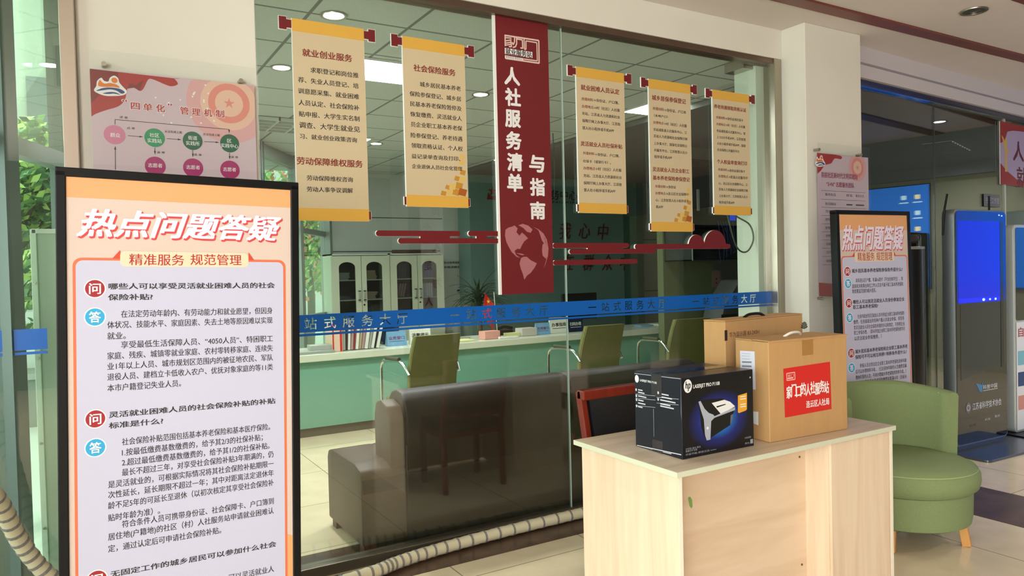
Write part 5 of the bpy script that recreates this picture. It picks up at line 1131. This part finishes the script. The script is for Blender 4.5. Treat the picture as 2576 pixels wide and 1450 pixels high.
# hanging wires
for x, y, z0, lab in [(3.30, 6.9, 2.45, 'thin wire hanging from the ceiling between the first two scrolls'), (4.55, 6.7, 2.30, 'thin wire hanging from the ceiling right of the red banner'), (6.4, 7.2, 2.35, 'thin wire hanging from the ceiling behind the third and fourth scrolls')]:
    b = B(); tube(b, smooth_path([(x, y, 3.0), (x + .01, y, (3 + z0) / 2), (x, y, z0)], 4), 0.006, 6); tag(obj('hanging_wire', b, mat('wire_dark', (40, 44, 40), 0.6)), lab, 'wire')

# -------- on the counter
CZ = 0.7725
def magazines(): 
    x = 2.20; cols = [paper_g, mat('mag_dark', (60, 44, 44), .5), paper, bp_, mat('mag_red', (150, 50, 50), .5), paper, buff, bp_, paper, paper_g, paper, mat('mag_black', (34, 34, 38), .5), paper]
    for k, m_ in enumerate(cols):
        w_ = (.030, .018, .026, .030, .016, .034, .024, .030, .038, .026, .034, .016, .034)[k]
        item('magazine', 'upright magazine in the leaning row at the left end of the counter', 'magazine', 'row of magazines on the counter', x + w_ / 2 - 0.0, 7.02, CZ + 0.006, w_ * .86, .19, .255 - .01 * (k % 3), m_, 0, 0.02 + 0.018 * k)
        x += w_ * 1.04
item('paper_stack', 'low flat pile of grey papers at the left end of the counter', 'papers', None, 1.93, 6.93, CZ + .0005, .34, .16, .022, paper_g, .02)
item('paper_stack', 'thicker grey stack of papers beside the red-striped binder', 'papers', None, 2.00, 7.01, CZ + .023, .20, .16, .045, mat('paper_stack_grey', (170, 174, 162), .7), -.04)
t = thing('box_file', 'pale pink box file with red stripes standing at the left of the magazines', 'file', (2.145, 7.0, CZ + .001))
b = B(); box(b, -.05, .05, -.10, .12, 0, .27, bev=.003); obj('file_body', b, mat('file_pink', (226, 192, 168), .6), t)
f = Flat(0.1008); f.rect(-.05, -.036, .0, .27); f.rect(.022, .044, .0, .27); f.build('red_stripe', mat('stripe_red', (196, 40, 36), .5), t)
magazines()
def standee(label, x, y, w_, h_, m_, st, ink_m, rz=0.0):
    t = thing('counter_sign', label, 'sign', (x, y, CZ + .0008), (0, 0, rz), group='small standing signs on the counter')
    b = B(); prism(b, [(0, 0), (.03, h_), (.034, h_), (.075, 0)], 0, -w_ / 2, w_ / 2); obj('stand', b, m_, t)
    a = math.atan2(.03, h_); f = Flat(0); f.rect(-w_ * .38, w_ * .38, h_ * .30, h_ * .33); f.text(st, -w_ * .4, w_ * .4, h_ * .55, h_ * .24, .02)
    o = f.build('sign_lettering', ink_m, t); o.rotation_euler = (-a, 0, 0); o.location = (0, -0.0015, 0)
lb = mat('sign_light_blue', (120, 170, 206), .4); nv = mat('sign_navy', (18, 34, 66), .4)
standee('light blue counter sign left of the first olive chair', 2.80, 7.02, .21, .145, lb, '业务窗口', mat('sign_ink_plum', (120, 60, 100), .5))
standee('white counter sign tucked behind the first olive chair', 3.05, 7.0, .22, .17, paper, '温馨提示', ink, -.15)
standee('light blue counter sign left of the glass joint', 4.58, 7.02, .19, .13, lb, '社保窗口', mat('sign_ink_plum', (120, 60, 100), .5))
standee('white counter sign with dark boxes at the glass joint', 4.80, 7.02, .25, .18, paper, '办事指南', ink)
standee('navy counter sign left of the middle olive chair', 5.05, 7.04, .20, .17, nv, '扫码办理', paper)
t = thing('display_screen', 'small dark framed screen standing behind the light blue sign', 'screen', (2.78, 7.26, CZ + .001)); b = B(); box(b, -.14, .14, 0, .02, .03, .26, bev=.004); obj('screen_body', b, mat('screen_navy_dark', (20, 34, 60), .2), t); b = B(); box(b, -.05, .05, -.03, .07, 0, .03); obj('stand', b, black, t)
yel = mat('paper_yellow', (214, 214, 150), .7); pnk = mat('paper_pink', (226, 160, 146), .7)
for k, (x, y, dx, dy, dz, m_, r, lab) in enumerate([(3.42, 7.0, .42, .2, .012, yel, -.06, 'thin yellow folder lying flat right of the first chair'), (3.86, 7.0, .2, .12, .085, pnk, .1, 'stack with pink sheets below the little flag'), (3.60, 7.22, .22, .12, .02, paper_g, -.1, 'grey sheaf on the counter left of the pink stack'), (4.02, 6.87, .22, .05, .022, paper, -.12, 'narrow white tray on the counter edge'), (4.15, 7.02, .16, .08, .045, yel, 0, 'pale yellow block on the counter below the flag'), (4.36, 7.05, .20, .14, .085, mat('book_edge', (196, 190, 176), .6), .04, 'thick pale book on the counter right of the yellow block'),
    (6.55, 7.1, .50, .22, .02, paper, .05, 'long loose white papers on the right-hand counter'), (6.15, 7.12, .2, .14, .02, lb, .0, 'light blue pad on the right-hand counter')]):
    item('paper_stack' if k != 5 else 'book', lab, 'papers' if k != 5 else 'book', None, x, y, CZ + .0015 - (0.007 if x > 5.5 else 0), dx, dy, dz, m_, r)
t = thing('desk_flag', 'small red table flag with a yellow star, above the blue band', 'flag', (4.03, 7.12, CZ + .001))
b = B(); lathe(b, [(0, 0), (.04, 0), (.04, .01), (.008, .02), (0, .02)], n=16); obj('flag_base', b, steel, t)
b = B(); tube(b, [(0.0, 0, .02), (-.035, 0, .50)], 0.004, 6); p = obj('pole', b, paper, t)
b = B(); g = [[(-.035 + s * .005 - .13 * s * .0 + u * (.15 - .02 * s) - .105 * 1.0, .01 * math.sin(u * 5), .50 - .25 * s - u * .02 - .0 * s) for u in (0, .25, .5, .75, 1)] for s in (0, .3, .6, 1)]
g = [[(-.145 + .04 * u + (-.02 * s) + u * .09, .012 * math.sin(u * 6 + s), .50 - .02 * s * 6 * .6 - .17 * u * 1.0 - .07 * s) for u in (0, .25, .5, .75, 1)] for s in (0, .33, .66, 1, 1.4, 1.8)]
sheet(b, g); fl = obj('flag_cloth', b, mat('flag_red', (190, 30, 24), .5), t); fl.modifiers.new('thickness', 'SOLIDIFY').thickness = 0.002
f = Flat(.016); star(f, -.115, .40, .026); f.build('yellow_star', mat('star_yellow', (240, 214, 60), .5), fl)
t = thing('telephone', 'black telephone and cables on the counter below the flag', 'telephone', (4.22, 7.34, CZ + .001)); b = B(); box(b, -.10, .10, -.08, .08, 0, .05, bev=.01); obj('phone_body', b, black, t); b = B(); tube(b, smooth_path([(-.1, -.05, .07), (0, -.05, .09), (.1, -.05, .07)], 4), .018, 8); obj('handset', b, black, t, True)
def monitor(x, y, lab, rz=0.0):
    t = thing('computer_monitor', lab, 'monitor', (x, y, CZ - .005 if x > 5.5 else CZ + .001), (0, 0, rz), group='staff monitors seen from behind')
    b = B(); box(b, -.26, .26, 0, .035, .12, .44, bev=.01); obj('screen_back', b, black, t); b = B(); box(b, -.03, .03, .0, .03, .0, .2); lathe(b, [(0, 0), (.11, 0), (.11, .012), (0, .012)], n=20); obj('stand', b, black, t)
monitor(5.30, 7.30, 'black monitor back behind the middle olive chair'); monitor(6.95, 7.30, 'black monitor back on the right-hand counter'); 
t = thing('mug', 'light blue cup on the right-hand counter, left of the dark terminal', 'cup', (7.05, 6.98, .7665)); b = B(); lathe(b, [(0, 0), (.035, 0), (.038, .13), (.034, .13), (.031, .01), (0, .01)], n=20); obj('cup_body', b, lb, t, True); b = B(); tube(b, smooth_path([(.036, 0, .10), (.065, 0, .09), (.062, 0, .05), (.036, 0, .04)], 4), .005, 8); obj('handle', b, lb, t, True)
# -------- pot plant
leafm = mat('dracaena_leaf', (40, 62, 34), .5)
t = thing('potted_plant', 'spiky dark green dracaena behind the counter, left of the red banner', 'plant', (4.25, 7.95, 0))
b = B(); lathe(b, [(0, 0), (.14, 0), (.19, .34), (.17, .34), (.165, .30), (0, .30)], n=28); obj('pot', b, mat('pot_white', (190, 190, 180), .4), t, True)
b = B(); tube(b, [(0, 0, .3), (.01, 0, .8), (0, .01, 1.22)], .025, 8); obj('stem', b, mat('stem_brown', (92, 76, 54), .7), t)
b = B()
for k in range(90):
    a = random.random() * 2 * PI; el = random.uniform(-.1, 1.35); L = random.uniform(.32, .5); z0 = random.uniform(1.0, 1.25); w_ = .016
    dr = Vector((math.cos(a), math.sin(a), 0)); sd = Vector((-math.sin(a), math.cos(a), 0)); prev = None
    for j in range(7):
        s = j / 6; r = L * s * math.cos(el * (1 - .3 * s)); h = L * s * math.sin(el) - .30 * L * (s * 1.3) ** 2.2 * (1 if el < 1.1 else .4); ww = w_ * (1 - s) ** .6 + .0008
        p = Vector((0, 0, z0)) + dr * r + Vector((0, 0, h)); cur = (b.verts.new(p - sd * ww), b.verts.new(p + Vector((0, 0, -.004))), b.verts.new(p + sd * ww))
        if prev: b.faces.new((prev[0], prev[1], cur[1], cur[0])); b.faces.new((prev[1], prev[2], cur[2], cur[1]))
        prev = cur
obj('foliage', b, leafm, t)

# -------- right part: network cabinet, terminal, cable
dkgrey = mat('dark_steel', (44, 50, 48), .4, .3); grey_c = mat('terminal_grey', (58, 60, 56), .45)
t = thing('network_cabinet', 'dark open network cabinet hanging between the fourth and fifth scroll', 'cabinet', (5.955, 6.05, 1.57))
b = B(); box(b, 0, .012, 0, .45, 0, 1.14); box(b, .75, .762, 0, .45, 0, 1.14); box(b, 0, .762, 0, .45, 0, .012); box(b, 0, .762, 0, .45, 1.128, 1.14); box(b, 0, .762, .44, .45, 0, 1.14); obj('cabinet_shell', b, dkgrey, t)
b = B(); box(b, -0.006, 0.004, -.008, .0, 0, 1.14); obj('front_edge', b, mat('pale_edge_strip', (150, 156, 146), .5), t)
b = B(); box(b, .24, .75, .02, .42, .38, .60); box(b, .24, .72, .02, .40, .02, .10); obj('switch_unit', b, mat('switch_black', (22, 26, 28), .4), t)
b = B(); box(b, .08, .115, -.012, -.002, .56, .80); obj('white_label', b, paper_g, t)
b = B(); box(b, .62, .70, .0, .015, .46, .56); obj('blue_lamp', b, mat('blue_lamp', (20, 70, 220), .4, emit=.6), t)
b = B()
for k in range(7): x = .42 + k * .04; tube(b, smooth_path([(x, .01, .45), (x + .04 * math.sin(k), -.02, .28), (x - .03 * math.cos(k * 2), -.03, .12), (x + .03, .0, -.02 + .02 * k)], 5), .005, 6)
obj('patch_cable', b, mat('cable_blue', (34, 50, 92), .5), t)
b = B(); box(b, 5.93, 6.75, 6.5, 6.6, 0, 3.0); struct('wall_stub', b, mat('olive_panel', (104, 112, 78), .6))
t = thing('notice_sheet', 'pinkish paper notice below the network cabinet', 'notice', M=sign_M(0, 6.494, 0)); fr = Frame(sign_M(0, 6.494, 0))
(u0, v1), (u1, v0) = fr.uv(1791, 682), fr.uv(1813, 722); b = B(); box(b, u0, u1, 0, .003, v0, v1); obj('sheet', b, mat('notice_pink', (150, 118, 108), .7), t); Flat(0.001).disc((u0 + u1) / 2, (v0 + v1) / 2, .012).disc((u0 + u1) / 2, (v0 + v1) / 2 - .05, .012).build('notice_mark', ink, t)
t = thing('wall_poster', 'small poster with a dark blue lower half on the far greige wall', 'poster', M=sign_M(0, 9.685, 0)); fr = Frame(sign_M(0, 9.685, 0))
(u0, v1), (u1, v0) = fr.uv(1692, 640), fr.uv(1730, 681); vm = fr.uv(1700, 662)[1]; b = B(); box(b, u0, u1, 0, .003, v0, v1); obj('sheet', b, mat('poster_grey', (96, 104, 104), .5), t); Flat(0.001).rect(u0, u1, v0, vm).build('blue_print', mat('poster_navy', (14, 30, 66), .4), t)
t = thing('self_service_terminal', 'tall dark grey slanted terminal behind the boxes, right of the olive chairs', 'terminal', (5.46, 5.22, 0))
b = B(); prism(b, [(0.02, 0), (0.0, .50), (.005, .80), (.10, 1.10), (.33, 1.355), (.42, 1.36), (.60, 1.33), (.60, 0)], 1, 0.0, .26, bev=.012); obj('terminal_body', b, grey_c, t, True)
b = B(); box(b, .05, .50, -.006, .0, .12, 1.02); obj('service_door', b, dkgrey, t)
b = B(); tube(b, smooth_path([(4.05, 3.73, 1.92), (4.12, 3.74, 1.86), (4.25, 3.735, 1.80), (4.285, 3.73, 1.70), (4.24, 3.735, 1.615), (4.17, 3.735, 1.60), (4.11, 3.74, 1.65), (4.08, 3.76, 1.78), (4.05, 3.78, 1.95)], 7), .006, 8)
tag(obj('cable_loop', b, mat('cable_green', (52, 66, 46), .5)), 'thin dark green cable hanging in a loop beside the last scroll', 'cable')

# -------- tall air-conditioner cabinet at the left, behind the narrow glass
t = thing('air_conditioner', 'tall pale green air-conditioner cabinet behind the narrow glass at the far left', 'air conditioner', (-.165, 4.08, 0))
b = B(); box(b, 0.0, .52, 0, .34, .03, 1.745, bev=.006); obj('casing', b, mat('ac_green', (184, 204, 184), .45), t)
b = B(); box(b, -.006, .018, -.008, .02, .03, 1.75, bev=.002); box(b, 0.0, .52, -.008, .02, 1.73, 1.752, bev=.002); box(b, .50, .526, -.008, .02, .03, 1.75); obj('edge_frame', b, mat('ac_white', (226, 236, 222), .4), t)
b = B()
for z in (.35, .75, 1.15, 1.5): cyl(b, (.006, -.010, z), (.006, -.014, z), .006, 10)
obj('screw', b, steel, t)
b = B(); box(b, .03, .49, .02, .32, 0, .03); obj('plinth', b, black, t)
pl = mat('pipe_wrap', (148, 146, 134), .7)
for k, (pp, r, lab) in enumerate([([(-.75, 4.05, .12), (-.5, 4.0, .05), (-.3, 3.98, .04), (-.12, 3.93, .05), (.1, 3.95, .05)], .03, 'wrapped grey pipe on the floor before the air conditioner'), ([(-.9, 4.2, .25), (-.6, 4.15, .10), (-.35, 4.1, .035), (-.22, 4.0, .04), (-.2, 3.85, .04), (-.4, 3.8, .03)], .018, 'thin curling pipe on the floor at the far left'), ([(-.8, 3.9, .05), (-.5, 3.86, .03), (-.25, 3.9, .03), (-.05, 3.84, .03)], .012, 'thin white cable lying on the floor at the far left')]):
    b = B(); tube(b, smooth_path(pp, 8), r, 10, ridges=.05); tag(obj('floor_pipe', b, pl, None, True), lab, 'pipe')

# ================================================================== OUTSIDE
b = B(); V = [b.verts.new(p) for p in [(-2.3, -.7, .004), (-.12, 4.35, .004), (1.64, 8.44, .004), (3.0, 10.65, .004), (9, 10.65, .004), (9, 30, .004), (-20, 30, .004), (-20, -.7, .004)]]; b.faces.new(V)
struct('ground_outside', b, mat('paving_pale', (196, 206, 190), .8, var=.08, scale=.8))
b = B(); box(b, -6, .6, 11.4, 11.8, 0, .18); box(b, -6, .6, 11.8, 14, 0, .36); struct('trim_11', b, mat('step_stone', (170, 178, 164), .8))
t = thing('planter_wall', 'low grey planter wall outside the left window', 'wall', (-5.5, 9.6, 0), (0, 0, -.1)); b = B(); box(b, 0, 5.6, 0, .35, 0, .5, bev=.01); obj('planter_body', b, mat('planter_stone', (128, 134, 124), .8), t)
b = B(); box(b, -.03, 5.63, -.03, .38, .5, .56); obj('coping', b, mat('coping_stone', (168, 172, 160), .8), t)
t = thing('outside_railing', 'white horizontal railing outside the left window', 'railing', (-6, 12.0, .36)); b = B()
for z in (.25, .5, .75, 1.0): box(b, 0, 6.5, 0, .03, z, z + .05)
obj('rail', b, mat('rail_white', (196, 204, 196), .5), t)
b = B()
for k in range(6): box(b, k * 1.25, k * 1.25 + .05, 0.0, .05, 0, 1.05)
obj('post', b, MATS['rail_white'], t)
leafA = [mat('leaf_bright', (176, 206, 110), .6), mat('leaf_mid', (120, 166, 100), .6), mat('leaf_deep', (66, 110, 68), .6)]; flow = mat('blossom_orange', (206, 132, 96), .6); bark = mat('bark', (80, 68, 52), .9, bump=.4)
def tree(x, y, h, r, lab, seed, mix=(0, 1, 2), n=2600, blossom=0, squash=.9):
    rd = random.Random(seed); t = thing('garden_tree', lab, 'tree', (x, y, 0), group='trees outside the windows')
    b = B(); tube(b, smooth_path([(0, 0, 0), (.05, 0, h * .3), (-.03, .04, h * .6), (0, 0, h * .85)], 4), [.09, .09, .085, .08, .08, .075, .07, .065, .06, .05, .045, .04, .03][:13], 8)
    for k in range(6):
        a = k * 1.1; tube(b, [(0, 0, h * .45), (r * .4 * math.cos(a), r * .4 * math.sin(a), h * .65), (r * .75 * math.cos(a), r * .75 * math.sin(a), h * .8)], [.04, .025, .01], 6)
    obj('trunk', b, bark, t)
    cl = [(rd.uniform(-1, 1) * r * .65, rd.uniform(-1, 1) * r * .65, h * .66 + rd.uniform(-1, 1) * h * .28, rd.uniform(.28, .45) * r) for _ in range(16)]
    for mi in mix:
        b = B()
        for _ in range(n // len(mix)):
            c = rd.choice(cl); v = Vector((rd.gauss(0, 1), rd.gauss(0, 1), rd.gauss(0, 1))).normalized() * c[3] * rd.uniform(.7, 1.05); p = Vector(c[:3]) + v
            s = rd.uniform(.05, .10); q = Vector((rd.uniform(-1, 1), rd.uniform(-1, 1), rd.uniform(-1, 1))).normalized(); e = q.orthogonal().normalized(); g = q.cross(e)
            b.faces.new([b.verts.new(p + e * s), b.verts.new(p + g * s * .45), b.verts.new(p - e * s), b.verts.new(p - g * s * .45)])
        obj('foliage', b, leafA[mi], t)
    if blossom:
        b = B()
        for _ in range(blossom):
            c = rd.choice(cl); p = Vector(c[:3]) + Vector((rd.gauss(0, .5), rd.gauss(0, .5), rd.gauss(0, .5))) * c[3] * 1.1; s = .05; q = Vector((rd.uniform(-1, 1), -1, rd.uniform(-1, 1))).normalized(); e = q.orthogonal().normalized(); g = q.cross(e)
            b.faces.new([b.verts.new(p + e * s), b.verts.new(p + g * s), b.verts.new(p - e * s), b.verts.new(p - g * s)])
        obj('blossom', b, flow, t)
tree(-.75, 9.9, 3.4, 1.15, 'leafy garden tree outside the left window, below the tilted sash', 3, n=5200)
tree(-3.6, 14.6, 4.6, 1.7, 'darker garden tree further back outside the left window', 5, (1, 2), 4200)
tree(2.25, 12.3, 3.2, .95, 'bright leafy tree outside, glimpsed beside the first scroll', 8, (0, 1), 3600)
tree(4.15, 15.2, 3.6, 1.2, 'garden tree with orange blossom outside, beside the filing cabinet', 11, (0, 1), 3600, 700)
t = thing('outside_building', 'pale concrete building beyond the garden, seen through the windows', 'building', (-14, 20, 0)); b = B(); box(b, 0, 24, 0, 5, 0, 12); obj('building_wall', b, mat('building_pale', (196, 206, 190), .8, var=.04, scale=.5), t)
b = B()
for r_ in range(3):
    for k in range(7): box(b, 1.2 + k * 3, 2.7 + k * 3, -.03, 0, 1.2 + r_ * 3.4, 2.8 + r_ * 3.4)
obj('building_window', b, mat('building_glass', (110, 130, 128), .3), t)
# upper sash of the left-hand facade, with its handle
t = thing('upper_sash', 'grey upper window sash at the top left corner, above the trees', 'window sash', (-.02 - .396 * .66, 4.35 - .918 * .66, 2.05), (0, 0, math.atan2(.918, .396)))
b = B(); L = .62; box(b, 0, L, -.075, -.035, 0, .075); box(b, 0, L, -.075, -.035, .97, 1.03); box(b, 0, .03, -.075, -.035, 0, 1.03); box(b, L - .055, L, -.075, -.035, 0, 1.03); obj('sash_frame', b, facade_m, t)
b = B(); box(b, .03, L - .055, -.058, -.052, .075, .97); obj('sash_pane', b, glass('sash_glass', (.80, .92, .80), 1.5), t)
b = B(); box(b, L - .04, L - .015, -.11, -.075, .42, .62, bev=.004); obj('sash_handle', b, dkgrey, t)
bpy.data.objects.remove(_fo)
